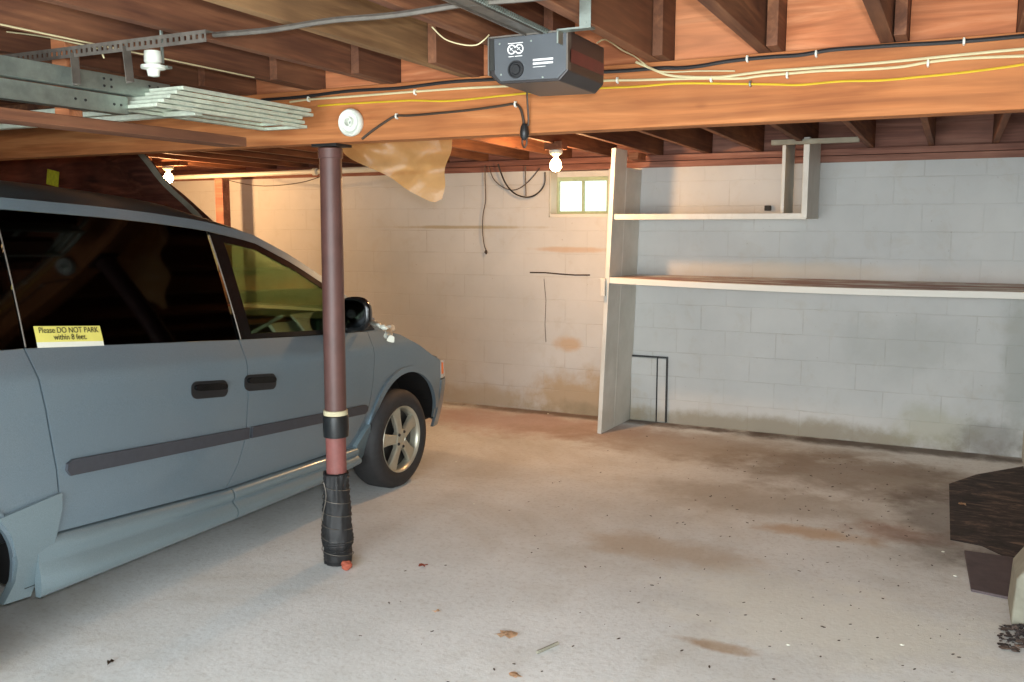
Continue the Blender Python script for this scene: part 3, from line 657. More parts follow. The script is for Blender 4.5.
board('cross_board', a0_, a1_, .12, .038, M['joist'], 'brown flat board nailed under the beam and reaching forward at upper left')

# ------------------------------------------------------------------ far left: dark hanging board, conduit, post
tp = thing('hanging_tarp', (-6, 4.62, 1.8), 'dark brown tarp hanging behind the van roof at the far left', 'tarp')
bm = bmesh.new(); NX, NZ = 40, 20; gr = []
for i in range(NX+1):
    row = []
    for j in range(NZ+1):
        u, v = i/NX, j/NZ; z = 2.225-v*.56
        xe = -5.20+.66*v+.015*math.sin(v*9); x = -7.4+(xe+7.4)*u
        row.append(bm.verts.new((x, 4.65+.05*math.sin(u*11+v*2)+.05*noise.noise(Vector((u*6, v*3, 1))), z+.0*v)))
    gr.append(row)
for i in range(NX):
    for j in range(NZ): bm.faces.new((gr[i][j], gr[i+1][j], gr[i+1][j+1], gr[i][j+1]))
bmesh.ops.solidify(bm, geom=bm.faces[:], thickness=.004)
link('tarp_cloth', bm, M['panel_brown'], tp, smooth=True)
bm = bmesh.new(); L = []
for j in range(NZ+1):
    v = j/NZ; z = 2.222-v*.56; xe = -5.20+.66*v+.015*math.sin(v*9); L.append((xe, z))
for (a0, z0), (a1, z1) in zip(L, L[1:]):
    vv = [bm.verts.new(p_) for p_ in ((a0-.05, 4.585, z0), (a0+.012, 4.585, z0), (a1+.012, 4.585, z1), (a1-.05, 4.585, z1), (a0-.05, 4.59, z0), (a0+.012, 4.59, z0), (a1+.012, 4.59, z1), (a1-.05, 4.59, z1))]
    for f in ((0,1,2,3),(4,7,6,5),(0,4,5,1),(1,5,6,2),(2,6,7,3),(3,7,4,0)): bm.faces.new([vv[i] for i in f])
o = link('hem', bm, M['greybox'], tp, smooth=True); o['label'] = 'frayed grey edge band'
q0 = at_y(53, 178, 4.53); bm = bmesh.new(); bx(bm, q0.x-.065, q0.x+.06, q0.y-.002, q0.y+.002, q0.z-.055, q0.z+.055, rot=Matrix.Rotation(.2, 3, 'Y'))
o = link('paper_tag', bm, M['tag_yellow'], tp); o['label'] = 'yellow green paper tag'
bm = bmesh.new(); tube(bm, [(-7.65, 6.9, 2.128), (-6.2, 6.9, 2.138), (-5.1, 6.9, 2.148)], .022, 12); tube(bm, [(-5.12, 6.9, 2.148), (-4.2, 6.95, 2.16)], .027, 12); lathe(bm, [(.022, 0), (.034, .002), (.034, .04), (.022, .042)], (-5.45, 6.9, 2.144), (1, 0, 0), 12)
cd = tag(link('pipe', bm, M['white'], smooth=True), 'pale water pipe running below the joists along the far wall at left', 'pipe')
bm = bmesh.new(); bx(bm, -6.63, -6.53, 6.85, 6.95, 0, 2.105); tag(link('wood_post', bm, M['plate'], bevel=.004), 'dark wooden post under the pale pipe at the far left', 'post')
bm = bmesh.new(); tube(bm, smooth_path([(-6.5, 6.83, 2.10), (-6.2, 6.83, 2.04), (-5.9, 6.83, 2.02), (-5.5, 6.83, 2.05), (-5.2, 6.84, 2.13)]), .004, 6); tag(link('cable', bm, M['brown_cable'], smooth=True), 'slack dark wire drooping below the pale pipe at far left', 'wire')

# ------------------------------------------------------------------ wires on the far wall
Y2 = YW-.05
o = wire('cable', [at_y(u, v, Y2) for u, v in ((485, 165), (485, 178), (485.5, 200), (483, 215), (482.5, 230), (484, 244), (486, 250))], .0045, M['brown_cable']); tag(o, 'thin dark wire hanging straight down the far wall', 'wire')
bm = bmesh.new(); q = at_y(486, 252, Y2); lump(bm, q, .012, (1, 1, 1.6), 1); tag(link('wire_cap', bm, M['brown_cable'], smooth=True), 'small dark cap on the end of the straight hanging wire', 'cap')
o = wire('cable', [at_y(u, v, Y2-.05) for u, v in ((498, 164), (501, 173), (506, 184), (514, 193), (524, 197), (533, 196), (541, 190), (545, 182), (545, 172))], .007, M['black_cable']); tag(o, 'thick black cable loop hanging on the far wall left of the window', 'cable')
o = wire('cable', [at_y(u, v, Y2) for u, v in ((489, 166), (493, 178), (501, 186), (511, 190), (520, 188), (530, 180), (540, 168))], .004, M['brown_cable']); tag(o, 'thin wire loop crossing behind the thick black cable loop', 'wire')
o = wire('cable', [at_y(u, v, Y2-.02) for u, v in ((525.5, 166), (525.5, 180), (526, 196))], .005, M['brown_cable']); tag(o, 'short dark wire hanging inside the cable loops', 'wire')
# polythene sheet hanging behind the beam
bm = bmesh.new(); NX, NZ = 44, 30; gr = []
TL, TR, BR = Vector((-3.02, 3.72, 2.262)), Vector((-2.20, 3.95, 2.262)), at_y(435, 205, 3.95)
for i in range(NX+1):
    row = []
    for j in range(NZ+1):
        u, v = i/NX, j/NZ
        top = TL.lerp(TR, u); bot = (TL+Vector((.04, 0, -.14))).lerp(BR, u**1.05)
        if u > .97: bot = bot.lerp(BR+Vector((.03, 0, .03)), (u-.97)/.03)
        p_ = top.lerp(bot, v); a_ = noise.noise(Vector((u*5, v*4, 2.3)))*.05+.03*math.sin(u*14+v*5)*(v); p_ += Vector((0, a_, 0)); row.append(bm.verts.new(p_))
    gr.append(row)
for i in range(NX):
    for j in range(NZ): bm.faces.new((gr[i][j], gr[i+1][j], gr[i+1][j+1], gr[i][j+1]))
tag(link('plastic_sheet', bm, M['sheet'], smooth=True), 'translucent amber plastic sheet drooping behind the beam right of the pole', 'plastic sheet')

# ------------------------------------------------------------------ van
XC, HW = -4.10, 1.0
FW_Y, RW_Y = 4.83, 1.76
def interp(tbl, y):
    if y <= tbl[0][0]: return tbl[0][1]
    for (a0, b0), (a1, b1) in zip(tbl, tbl[1:]):
        if y <= a1: return b0+(b1-b0)*(y-a0)/(a1-a0)
    return tbl[-1][1]
BELT = [(.7, 1.27), (2.15, 1.19), (2.6, 1.155), (3.38, 1.088), (4.1, 1.035), (4.8, 1.0), (6.5, .95)]
GUT = [(.7, 1.70), (1.2, 1.725), (2.33, 1.722), (2.79, 1.694), (3.05, 1.672), (3.355, 1.638), (3.69, 1.573), (3.96, 1.450), (4.17, 1.328), (4.40, 1.165), (4.58, 1.035)]
YF, BL, NE = 5.225, .47, 2.2
YR, BR_ = 1.0, .24
def inset(u, z):
    b = interp(BELT, min(u, 4.9)); d = z-b
    if d > 0: s = .052+.30*d+.10*d*d
    else:
        e = -d
        s = .052-.040*min(1, e/.11) + (.0 if e < .11 else .004*math.sin(min(1, (e-.11)/.5)*math.pi))
    if z < .62: s += .05*((.62-z)/.28)**1.6
    return s
def S(u, z, sg=1, off=0):
    """point on the van's flank; u runs along the side, round the nose past YF and round the tail below YR"""
    a_ = HW-inset(u, z)+off
    if u > YF:
        ph = min(1, (u-YF)/1.2)*math.pi/2; bl = BL-.10*max(0, (z-.62)/.3)-.45*max(0, (z-.78)/.3)
        return Vector((XC+sg*a_*max(0, math.cos(ph))**(2/NE), YF+(bl+off)*math.sin(ph)**(2/NE), z))
    if u < YR:
        ph = min(1, (YR-u)/1.2)*math.pi/2; tail = BR_-.25*max(0, z-1.1)*.6
        return Vector((XC+sg*a_*max(0, math.cos(ph))**(2/6), YR-(tail+off)*math.sin(ph)**(2/6), z))
    return Vector((XC+sg*a_, u, z))
def panel(bm, poly, sg=1, off=0, th=.015, step=.06):
    """polygon in (u,z) draped over the flank with thickness"""
    out = []
    for (a0, b0), (a1, b1) in zip(poly, poly[1:]+poly[:1]):
        n_ = max(1, math.ceil(math.hypot(a1-a0, b1-b0)/.04))
        for q in range(n_): out.append(Vector((a0+(a1-a0)*q/n_, b0+(b1-b0)*q/n_)))
    o2 = []
    for p_ in out:
        if not o2 or (p_-o2[-1]).length > 5e-4: o2.append(p_)
    if (o2[0]-o2[-1]).length < 5e-4: o2.pop()
    out = o2; nb = len(out)
    u0, u1 = min(p_.x for p_ in out), max(p_.x for p_ in out); z0, z1 = min(p_.y for p_ in out), max(p_.y for p_ in out)
    sz = min(.03, step)
    inner = [Vector((u0+step*(i+.5), z0+sz*(j+.5))) for i in range(int((u1-u0)/step)+1) for j in range(int((z1-z0)/sz)+1)]
    def far(p_):
        for q in range(nb):
            a_, b_ = out[q], out[(q+1) % nb]; d = b_-a_; t_ = max(0, min(1, (p_-a_).dot(d)/max(1e-12, d.dot(d))))
            if (a_+d*t_-p_).length < .008: return False
        return True
    inner = [p_ for p_ in inner if far(p_)]
    co, ed, fc, *_r = delaunay_2d_cdt(out+inner, [(q, (q+1) % nb) for q in range(nb)], [list(range(nb))], 1, 1e-6)
    used = sorted({i for f in fc for i in f}); A = {}; B = {}
    for i in used:
        A[i] = bm.verts.new(S(co[i].x, co[i].y, sg, off)); B[i] = bm.verts.new(S(co[i].x, co[i].y, sg, off-th))
    cnt = {}
    for f in fc:
        bm.faces.new([A[i] for i in f]); bm.faces.new([B[i] for i in f][::-1])
        for a_, b_ in zip(f, list(f[1:])+[f[0]]): cnt.setdefault((min(a_, b_), max(a_, b_)), []).append((a_, b_))
    for k_, v_ in cnt.items():
        if len(v_) == 1: a_, b_ = v_[0]; bm.faces.new((A[b_], A[a_], B[a_], B[b_]))
def arc(cy, cz, r, a0, a1, n=16): return [(cy+r*math.cos(math.radians(a0+(a1-a0)*k/n)), cz+r*math.sin(math.radians(a0+(a1-a0)*k/n))) for k in range(n+1)]
def curve(tbl, y0, y1, dz=0, n=14): return [(y0+(y1-y0)*k/n, interp(tbl, y0+(y1-y0)*k/n)+dz) for k in range(n+1)]
AR = .395; AZ = .325
van = thing('minivan', (XC, 3.3, 0), 'silver blue minivan parked nose to the far wall with dark side windows', 'van')
SB, SA = 3.375, 2.30            # door seams at the belt: B seam, rear seam
sills = [(2.26, .447), (3.25, .37), (4.3, .345)]
def sill(y): return interp(sills, y)
bseam = [(3.375, 1.088), (3.385, .95), (3.385, .80), (3.36, .62), (3.31, .48), (3.25, .37)]
rseam = [(2.235, 1.185), (2.28, .95), (2.31, .70), (2.312, .55), (2.287, .447)]
fseam = [(4.46, 1.015), (4.475, .85), (4.455, .70), (4.41, .56), (4.33, .43), (4.25, .352)]
G = .0032
body = bmesh.new()
for sg in (1, -1):
    # front fender
    fen = [(x+G, z) for x, z in fseam][::-1]
    fa = arc(FW_Y, AZ, AR, 171, 3, 20)
    poly = [(4.25+G, .352)] + [(x+G, z) for x, z in fseam[:-1]][::-1] + [(4.62, 1.005), (4.8, .960), (5.0, .865), (5.15, .785), (5.265, .735), (5.265, .62), (5.265, .60), (5.245, .34)] + [p_ for p_ in fa[::-1]] + [(4.40, .25), (4.25+G, .25)]
    panel(body, poly, sg)
    # rear quarter
    ra = arc(RW_Y, .33, .37, 8, 172, 20)
    poly = [(2.235-G, 1.185)] + curve(BELT, 2.2, .2, 0, 10)[:] + [(.2, .62), (1.36, .62), (1.36, .37)] + ra[::-1] + [(2.135, .26), (2.20, .26), (2.287-G, .447), (2.312-G, .55), (2.31-G, .70), (2.28-G, .95)]
    panel(body, poly, sg)
    # roof rail / pillars
    top = curve(GUT, .3, 4.565, .035, 40); bot = curve(GUT, .3, 4.565, -.012, 40)
    panel(body, top + bot[::-1], sg, .004)
    panel(body, [(.22, 1.24), (.42, 1.23), (.62, 1.70), (.22, 1.70)], sg)   # D pillar
    panel(body, [(4.44, 1.018), (4.68, 1.003), (4.60, 1.035), (4.56, 1.05)], sg)
link('body_shell', body, M['paint'], van, smooth=True, angle=40)
# roof
rf = bmesh.new(); rows = []; ys = [.78+ (3.86-.78)*k/30 for k in range(31)]
for y in ys:
    u = y if y > YR else YR-(YR-y)/.24*.5
    e0 = S(max(u, .45), interp(GUT, y)+.035, 1, .0); w_ = e0.x-XC; ze = e0.z; crown = .085+.03*min(1, (y-.7)/1.0); crown -= .05*max(0, (y-3.3)/.55)
    if y < .95: ze -= (.95-y)*.5
    row = []
    for k in range(33):
        q = -1+2*k/32; row.append(rf.verts.new((XC+w_*q, y, ze+crown*(1-abs(q)**3.2)-.002)))
    rows.append(row)
for A, B in zip(rows, rows[1:]):
    for k in range(32): rf.faces.new((A[k], A[k+1], B[k+1], B[k]))
bmesh.ops.solidify(rf, geom=rf.faces[:], thickness=.02)
link('roof', rf, M['paint'], van, smooth=True, angle=50)
# windshield
ws = bmesh.new(); rows = []
for j in range(15):
    v = j/14; yv = 3.86+(4.54-3.86)*v; ze = interp(GUT, yv)+.03; e0 = S(yv, min(ze, 1.55)); w_ = e0.x-XC-.03; row = []
    for k in range(25):
        q = -1+2*k/24; row.append(ws.verts.new((XC+w_*q, yv+(.10+.10*v)*(1-q*q), ze+(.065*(1-v)+.02)*(1-abs(q)**2.5))))
    rows.append(row)
for A, B in zip(rows, rows[1:]):
    for k in range(24): ws.faces.new((A[k], A[k+1], B[k+1], B[k]))
link('windshield', ws, M['glass_green'], van, smooth=True)
# header strip between roof and windshield
hd = bmesh.new(); A = []; B = []
for k in range(25):
    q = -1+2*k/24; ze = interp(GUT, 3.86)+.03; e0 = S(3.86, 1.53); w_ = e0.x-XC-.03
    A.append(hd.verts.new((XC+w_*q, 3.84, ze+.005+(.075)*(1-abs(q)**3)))); B.append(hd.verts.new((XC+w_*q, 3.90+.10*(1-q*q), ze-.012+.085*(1-abs(q)**2.5))))
for k in range(24): hd.faces.new((A[k], A[k+1], B[k+1], B[k]))
bmesh.ops.solidify(hd, geom=hd.faces[:], thickness=.012); link('header', hd, M['paint'], van, smooth=True)
# hood
hb = bmesh.new(); rows = []
HZ = [(4.74, 1.04), (4.95, .965), (5.2, .86), (5.45, .785), (5.65, .735), (5.74, .71)]
for j in range(19):
    v = j/18; row = []
    for k in range(33):
        q = -1+2*k/32
        # side edge follows fender top
        ue = 4.60+(5.9-4.60)*v*1.0
        zc = interp(HZ, 4.74+1.0*v)
        ex = S(4.62+v*.62, .9).x-XC if v < 1 else 0
        yy = 4.60+ (YF+BL-4.60)*v
        wv = (HW-.075)*max(0, 1-max(0, (yy-YF)/BL)**NE)**(1/NE) if yy > YF else HW-.075-.02*max(0, (4.95-yy))
        row.append(hb.verts.new((XC+wv*q, yy+(.16*(1-v))*(1-q*q), zc+.055*(1-abs(q)**2.6)-.05)))
    rows.append(row)
for A, B in zip(rows, rows[1:]):
    for k in range(32): hb.faces.new((A[k], A[k+1], B[k+1], B[k]))
bmesh.ops.solidify(hb, geom=hb.faces[:], thickness=.015)
link('hood', hb, M['paint'], van, smooth=True, angle=50)
# bumpers, grille, lamps
bp = bmesh.new()
for sg in (1, -1): panel(bp, [(5.255, .27), (6.47, .25), (6.47, .60), (5.27, .60)], sg, .006, .02)
link('front_bumper', bp, M['paint'], van, smooth=True)
bp = bmesh.new()
for sg in (1, -1): panel(bp, [(5.85, .61), (6.47, .61), (6.47, .70), (5.85, .70)], sg, 0, .02)
link('grille', bp, M['trimgrey'], van, smooth=True)
for sg in (1, -1):
    bp = bmesh.new(); panel(bp, [(5.27, .61), (5.84, .61), (5.84, .70), (5.50, .715), (5.27, .735)], sg, .002, .02); link('headlight', bp, M['lens'], van, smooth=True)
    bp = bmesh.new(); panel(bp, [(5.287, .64), (5.33, .64), (5.33, .715), (5.287, .72)], sg, .006, .006); link('marker_lamp', bp, M['amber'], van, smooth=True)
bp = bmesh.new()
for sg in (1, -1): panel(bp, [(-.25, .27), (1.34, .27), (1.34, .61), (-.25, .61)], sg, .006, .02, .05)
link('rear_bumper', bp, M['paint'], van, smooth=True)
bp = bmesh.new()
for sg in (1, -1): panel(bp, [(-.25, .62), (.19, .62), (.19, 1.7), (-.25, 1.7)], sg, 0, .02, .05)
link('tailgate', bp, M['paint'], van, smooth=True)
# doors
for sg in (1, -1):
    d = bmesh.new(); panel(d, [(x+G, z) for x, z in rseam][::-1] + curve(BELT, 2.35, 3.3, 0, 8) + [(x-G, z) for x, z in bseam] + [(2.8, .408)], sg, .002, .02)
    dr_ = link('sliding_door', d, M['paint'], van, smooth=True, angle=40)
    f = bmesh.new(); panel(f, [(x+G, z) for x, z in bseam][::-1] + curve(BELT, 3.45, 4.38, 0, 8) + [(x-G, z) for x, z in fseam] + [(3.8, .357)], sg, .002, .02)
    fd_ = link('front_door', f, M['paint'], van, smooth=True, angle=40)
    # handles: (centre, length)
    for hc, hz, hl, par in ((3.13, .885, .125, dr_), (3.475, .865, .125, fd_)):
        hbm = bmesh.new(); rr_ = round_rect(hl*2*.92, .082, .034, 6)
        panel(hbm, [(hc+a_, hz+b_-a_*.11) for a_, b_ in rr_], sg, .006, .01, .03); h_ = link('door_handle', hbm, M['trimblack'], par, smooth=True)
        hbm = bmesh.new(); panel(hbm, [(hc+a_*.86, hz+.012+b_*.36-a_*.1) for a_, b_ in rr_], sg, .022, .016, .03)
        h2 = link('door_handle_grip', hbm, M['mirrorblack'], par, smooth=True)
    # side mouldings
    m_ = bmesh.new(); panel(m_, [(2.345, .690), (2.36, .665), (3.38-.012, .598), (3.385-.012, .652), (2.375, .727), (2.35, .715)], sg, .017, .016, .05); link('side_moulding', m_, M['trimgrey'], dr_, smooth=True)
    m_ = bmesh.new(); panel(m_, [(3.375+.012, .597), (4.36, .535), (4.385, .55), (4.385, .575), (4.365, .588), (3.385+.012, .651)], sg, .017, .016, .05); link('side_moulding', m_, M['trimgrey'], fd_, smooth=True)
    # windows
    w_ = bmesh.new(); panel(w_, [(2.245, interp(BELT, 2.245)+.004)] + curve(BELT, 2.3, 3.36, .004, 8) + curve(GUT, 3.375, 2.285, -.014, 10), sg, .003, .006); link('sliding_door_window', w_, M['glass_privacy'], van, smooth=True)
    w_ = bmesh.new(); panel(w_, curve(BELT, .48, 2.232, .004, 10) + curve(GUT, 2.272, .66, -.014, 10), sg, .003, .006); link('quarter_window', w_, M['glass_privacy'], van, smooth=True)
    w_ = bmesh.new(); panel(w_, [(3.395, 1.091), (3.47, 1.085), (3.475, 1.597), (3.395, 1.616)], sg, .004, .01)
    panel(w_, curve(GUT, 3.475, 4.52, -.014, 14) + curve(GUT, 4.46, 3.475, -.052, 14), sg, .004, .01)
    panel(w_, [(3.47, 1.085)]+curve(BELT, 3.5, 4.53, .004, 8)+curve(BELT, 4.49, 3.47, .028, 8), sg, .004, .01)
    panel(w_, [(4.27, 1.035), (4.54, 1.02), (4.44, 1.115), (4.28, 1.232)], sg, .005, .01)
    link('window_frame', w_, M['mirrorblack'], van, smooth=True)
    w_ = bmesh.new(); panel(w_, [(3.47, 1.10)] + curve(BELT, 3.5, 4.30, .02, 8) + [(4.27, 1.21)] + curve(GUT, 4.24, 3.475, -.046, 12), sg, 0, .004); link('front_door_window', w_, M['glass_green'], van, smooth=True)
    # chrome-edged seams
    tb = bmesh.new(); tube(tb, [S(3.388, z, sg, .004) for z in (1.09, 1.2, 1.3, 1.4, 1.5, 1.6)], .0035, 6); link('window_seal', tb, M['angle'], van, smooth=True); tb = bmesh.new(); tube(tb, [S(2.24+.038*(z-1.19)/.5, z, sg, .0045) for z in (1.19, 1.3, 1.4, 1.5, 1.6, 1.7)], .003, 6)
    link('window_seal', tb, M['angle'], van, smooth=True)
    # lower skirts with rolled profile
    for a0, a1 in ((2.22, 3.262), (3.272, 4.30)):
        sk = bmesh.new(); rows = []
        n_ = 16
        for k in range(n_+1):
            y = a0+(a1-a0)*k/n_; zt = sill(y)-.006; zb_ = .205+.03*max(0, (y-4.0)/.3)
            row = []
            for f_, o_ in ((0, -.05), (0, -.004), (.03, .008), (.14, .020), (.28, .021), (.38, .006), (.46, .012), (.60, .036), (.74, .040), (.86, .034), (.95, .018), (1, -.004), (1, -.03), (.5, -.03)):
                z = zt+(zb_-zt)*f_; x = XC+sg*(HW-.035+o_)
                x -= sg*max(0, o_)*(max(0, 1-(y-2.22)/.16)*.75 if a0 < 3 else 0); row.append(sk.verts.new((x, y, z)))
            rows.append(row)
        for A, B in zip(rows, rows[1:]):
            for k in range(len(A)): k2 = (k+1) % len(A); sk.faces.new((A[k], A[k2], B[k2], B[k]))
        sk.faces.new(rows[0]); sk.faces.new(rows[-1][::-1])
        link('side_skirt', sk, M['paint_skirt'], van, smooth=True, angle=60)
    # rear and front corner pieces of the skirt
    sk = bmesh.new(); panel(sk, [(2.10, .215), (2.135, .30), (2.135, .38), (2.10, .50), (2.05, .58), (2.312, .61), (2.312, .55), (2.295, .44), (2.275, .36), (2.235, .29), (2.215, .205)], sg, .019, .04, .03); link('side_skirt', sk, M['paint_skirt'], van, smooth=True)
    sk = bmesh.new(); panel(sk, [(4.305, .35), (4.36, .42), (4.41, .46), (4.42, .40), (4.40, .27), (4.37, .23), (4.305, .235)], sg, .03, .03, .03); link('side_skirt', sk, M['paint_skirt'], van, smooth=True)
    # arch lips
    for cy, cz, r in ((FW_Y, AZ, AR), (RW_Y, .33, .37)):
        lp = bmesh.new(); out_ = arc(cy, cz, r+.035, 12, 168, 28); in_ = arc(cy, cz, r-.004, 168, 12, 28); panel(lp, out_+in_, sg, .013, .022, .05); link('wheel_arch', lp, M['paint'], van, smooth=True)
# door mirror (both sides)
for sg in (1, -1):
    mb = bmesh.new(); c0 = S(4.27, 1.15, sg)+Vector((sg*.10, -.03, -.005)); bmesh.ops.create_uvsphere(mb, u_segments=32, v_segments=20, radius=1)
    for v in mb.verts:
        x, y, z = v.co
        xx = math.copysign(abs(x)**.8, x)*.115; zz = math.copysign(abs(z)**.8, z)*(.098-.014*(-x*sg))
        v.co = c0+Vector((xx, y*.085 if y > 0 else y*.022, zz))
    o = link('mirror_shell', mb, M['mirrorblack'], van, smooth=True)
    mb = bmesh.new(); lathe(mb, [(0, 0), (.9, 0), (.96, -.05), (.96, -.1)], (0, 0, 0), (0, -1, 0), 28)
    for v in mb.verts: v.co = c0+Vector((math.copysign(abs(v.co.x)**.8, v.co.x)*.10, -.0215+v.co.y*.03, math.copysign(abs(v.co.z)**.8, v.co.z)*.082))
    link('mirror_glass', mb, M['glass_privacy'], van, smooth=True)  # near-black glass puts the mirror's dark reflection into its colour
    mb = bmesh.new(); tube(mb, [c0+Vector((-sg*.15, .02, -.085)), c0+Vector((-sg*.05, .03, -.09)), c0+Vector((sg*.03, .03, -.07))], [.035, .026, .02], 12); link('mirror_foot', mb, M['mirrorblack'], van, smooth=True)
# wipers cowl
cw = bmesh.new()
for k in range(24):
    pass
bx(cw, XC-.86, XC+.86, 4.54, 4.72, .975, 1.03); link('cowl', cw, M['trimblack'], van, bevel=.01)
# wheels
def wheel(cy, sg):
    xo = XC+sg*(HW+.03); R = .313
    tb = bmesh.new(); lathe(tb, [(.200, -.02), (.205, -.004), (.222, .006), (.255, .014), (.285, .004), (.303, -.012), (R, -.035), (R+.002, -.10), (R, -.165), (.30, -.19), (.26, -.205), (.2, -.19)], (xo-sg*.01, cy, R-.004), (sg, 0, 0), 64, close=True)
    for v in tb.verts: v.co.z = max(v.co.z, .001)
    w = link('wheel', tb, M['tyre'], van, smooth=True, angle=50)
    gb = bmesh.new()
    C0 = Vector((xo-sg*.010, cy, R-.004))
    lathe(gb, [(.188, -.10), (.192, -.02), (.200, -.004), (.210, .004), (.213, -.002), (.206, -.03)], C0, (sg, 0, 0), 56, close=True)
    ang0 = 100
    for k in range(5):
        a_ = math.radians(ang0+72*k); dr2 = Vector((0, math.cos(a_), math.sin(a_))); tn = Vector((0, -math.sin(a_), math.cos(a_))); ax = Vector((sg, 0, 0))
        secs = []
        for r, w2, h, dpt in ((.02, .034, -.004, .03), (.07, .029, -.002, .03), (.13, .034, -.008, .03), (.195, .048, -.012, .03)):
            p0 = C0+dr2*r+ax*h
            secs.append([gb.verts.new(p0+tn*w2-ax*.006), gb.verts.new(p0+tn*(w2-.009)), gb.verts.new(p0-tn*(w2-.009)), gb.verts.new(p0-tn*w2-ax*.006), gb.verts.new(p0-tn*w2-ax*dpt), gb.verts.new(p0+tn*w2-ax*dpt)])
        for A, B in zip(secs, secs[1:]):
            for q in range(6): gb.faces.new((A[q], A[(q+1) % 6], B[(q+1) % 6], B[q]))
        gb.faces.new(secs[0]); gb.faces.new(secs[-1][::-1])
    lathe(gb, [(0, -.035), (.062, -.035), (.062, -.004), (.050, .004), (.032, .004), (.030, .0), (.020, .004), (0, .006)], C0, (sg, 0, 0), 32)
    link('rim', gb, M['alloy'], w, smooth=True, angle=30)
    nb = bmesh.new()
    for k in range(5):
        a_ = math.radians(ang0+36+72*k); lathe(nb, [(0, .009), (.009, .009), (.011, .002)], C0+Vector((0, math.cos(a_), math.sin(a_)))*.048, (sg, 0, 0), 10)
    link('lug_nut', nb, M['darkmetal'], w, smooth=True)
    bb = bmesh.new(); lathe(bb, [(0, -.055), (.186, -.055), (.186, -.10), (0, -.10)], C0, (sg, 0, 0), 32); link('brake_disc', bb, M['darkmetal'], w)
for cy in (FW_Y-.12, RW_Y-.08):
    for sg in (1, -1): wheel(cy, sg)
# wheel wells, underbody and cabin
un = bmesh.new()
bx(un, XC-.93, XC+.93, RW_Y+.42, FW_Y-.43, .25, .44); bx(un, XC-.68, XC+.68, .86, 5.60, .24, .60); bx(un, XC-.90, XC+.90, .85, RW_Y-.45, .3, .6)
for cy in (FW_Y, RW_Y):
    for sg in (1, -1):
        N_ = 20; pa = arc(cy, .33, .43, 0, 180, N_); A = [un.verts.new((XC+sg*(HW-.07), a_, b_)) for a_, b_ in pa]; B = [un.verts.new((XC+sg*.68, a_, b_)) for a_, b_ in pa]
        for k in range(N_): un.faces.new((A[k], A[k+1], B[k+1], B[k]))
link('underbody', un, M['void'], van)
cb_ = bmesh.new(); bx(cb_, XC-.90, XC+.90, .95, 4.35, .44, .50); bx(cb_, XC-.86, XC+.86, 4.12, 4.52, .75, 1.12); bx(cb_, XC-.9, XC+.9, 4.36, 4.4, .45, .75)
link('dashboard', cb_, M['trimblack'], van, bevel=.03)
for sx in (-.45, .45):
    sb = bmesh.new(); bx(sb, XC+sx-.25, XC+sx+.25, 3.25, 3.78, .5, .82); bx(sb, XC+sx-.24, XC+sx+.24, 3.12, 3.28, .78, 1.30, rot=Matrix.Rotation(-.2, 3, 'X')); bx(sb, XC+sx-.13, XC+sx+.13, 3.06, 3.16, 1.34, 1.50)
    link('front_seat', sb, M['seat'], van, bevel=.05)
sb = bmesh.new(); bx(sb, XC-.6, XC+.6, 1.6, 1.76, .5, 1.3); link('rear_seat', sb, M['seat'], van, bevel=.05)
sw = bmesh.new(); cst = Vector((XC-.45, 4.0, 1.06)); pts = []
ax = Vector((0, -.85, .5)).normalized(); e1 = Vector((1, 0, 0)); e2 = ax.cross(e1)
tube(sw, [cst+(e1*math.cos(2*math.pi*k/28)+e2*math.sin(2*math.pi*k/28))*.185 for k in range(29)], .014, 8); tube(sw, [cst-e1*.18, cst+e1*.18], .014, 8); tube(sw, [cst, cst-ax*.2], .03, 8)
link('steering_wheel', sw, M['trimblack'], van, smooth=True)
rm = bmesh.new(); bx(rm, XC-.11, XC+.11, 4.0, 4.03, 1.42, 1.49); link('rear_view_mirror', rm, M['trimblack'], van, bevel=.01)
# sticker on the sliding door window
stb = bmesh.new(); panel(stb, [(2.288, 1.182), (2.588, 1.155), (2.590, 1.177), (2.290, 1.205)], 1, .006, .001); so = link('sticker', stb, M['white'], van); so['label'] = 'yellow and white vinyl sticker'
stb = bmesh.new(); panel(stb, [(2.290, 1.203), (2.590, 1.174), (2.592, 1.236), (2.294, 1.264)], 1, .0064, .001); sy = link('sticker_field', stb, M['sticker'], so); sy['label'] = 'yellow upper field'
c_ = (S(2.34, 1.22)+S(2.637, 1.19))/2
dy_ = (S(2.637, 1.205)-S(2.337, 1.233)).normalized(); uz_ = (S(2.48, 1.26)-S(2.48, 1.17)).normalized(); nn_ = dy_.cross(uz_).normalized(); uz_ = nn_.cross(dy_)
pc_ = S(2.441, 1.220, 1, .009)
MT = Matrix((dy_, uz_, nn_)).transposed().to_4x4(); MT.translation = pc_+nn_*.0005
text_mesh('lettering', 'Please DO NOT PARK\nwithin 8 feet.', .033, M['ink'], so, MT, .0004, 'CENTER', .86)
# white rag on the hood and small black washer
bm = bmesh.new(); q = Vector((-3.3, 4.86, 1.03)); NX = 26
path = [at_z(u, v, z) for u, v, z in ((372, 322, 1.075), (380, 326, 1.07), (388, 328, 1.06), (393, 327, 1.055), (388, 333, 1.045), (391, 339, 1.03))]
sp2 = smooth_path(path, 6)
tube(bm, sp2, [(.010+.006*abs(math.sin(i*.9)))*(1.0 if i < 24 else 1.35) for i in range(len(sp2))], 14)
for v in bm.verts: v.co += Vector((noise.noise(v.co*40), noise.noise(v.co*40+Vector((3, 0, 0))), noise.noise(v.co*40+Vector((0, 5, 0)))))*.012
tag(link('crumpled_tissue', bm, M['white'], smooth=True), 'crumpled white tissue lying on the van hood beside the mirror', 'tissue')

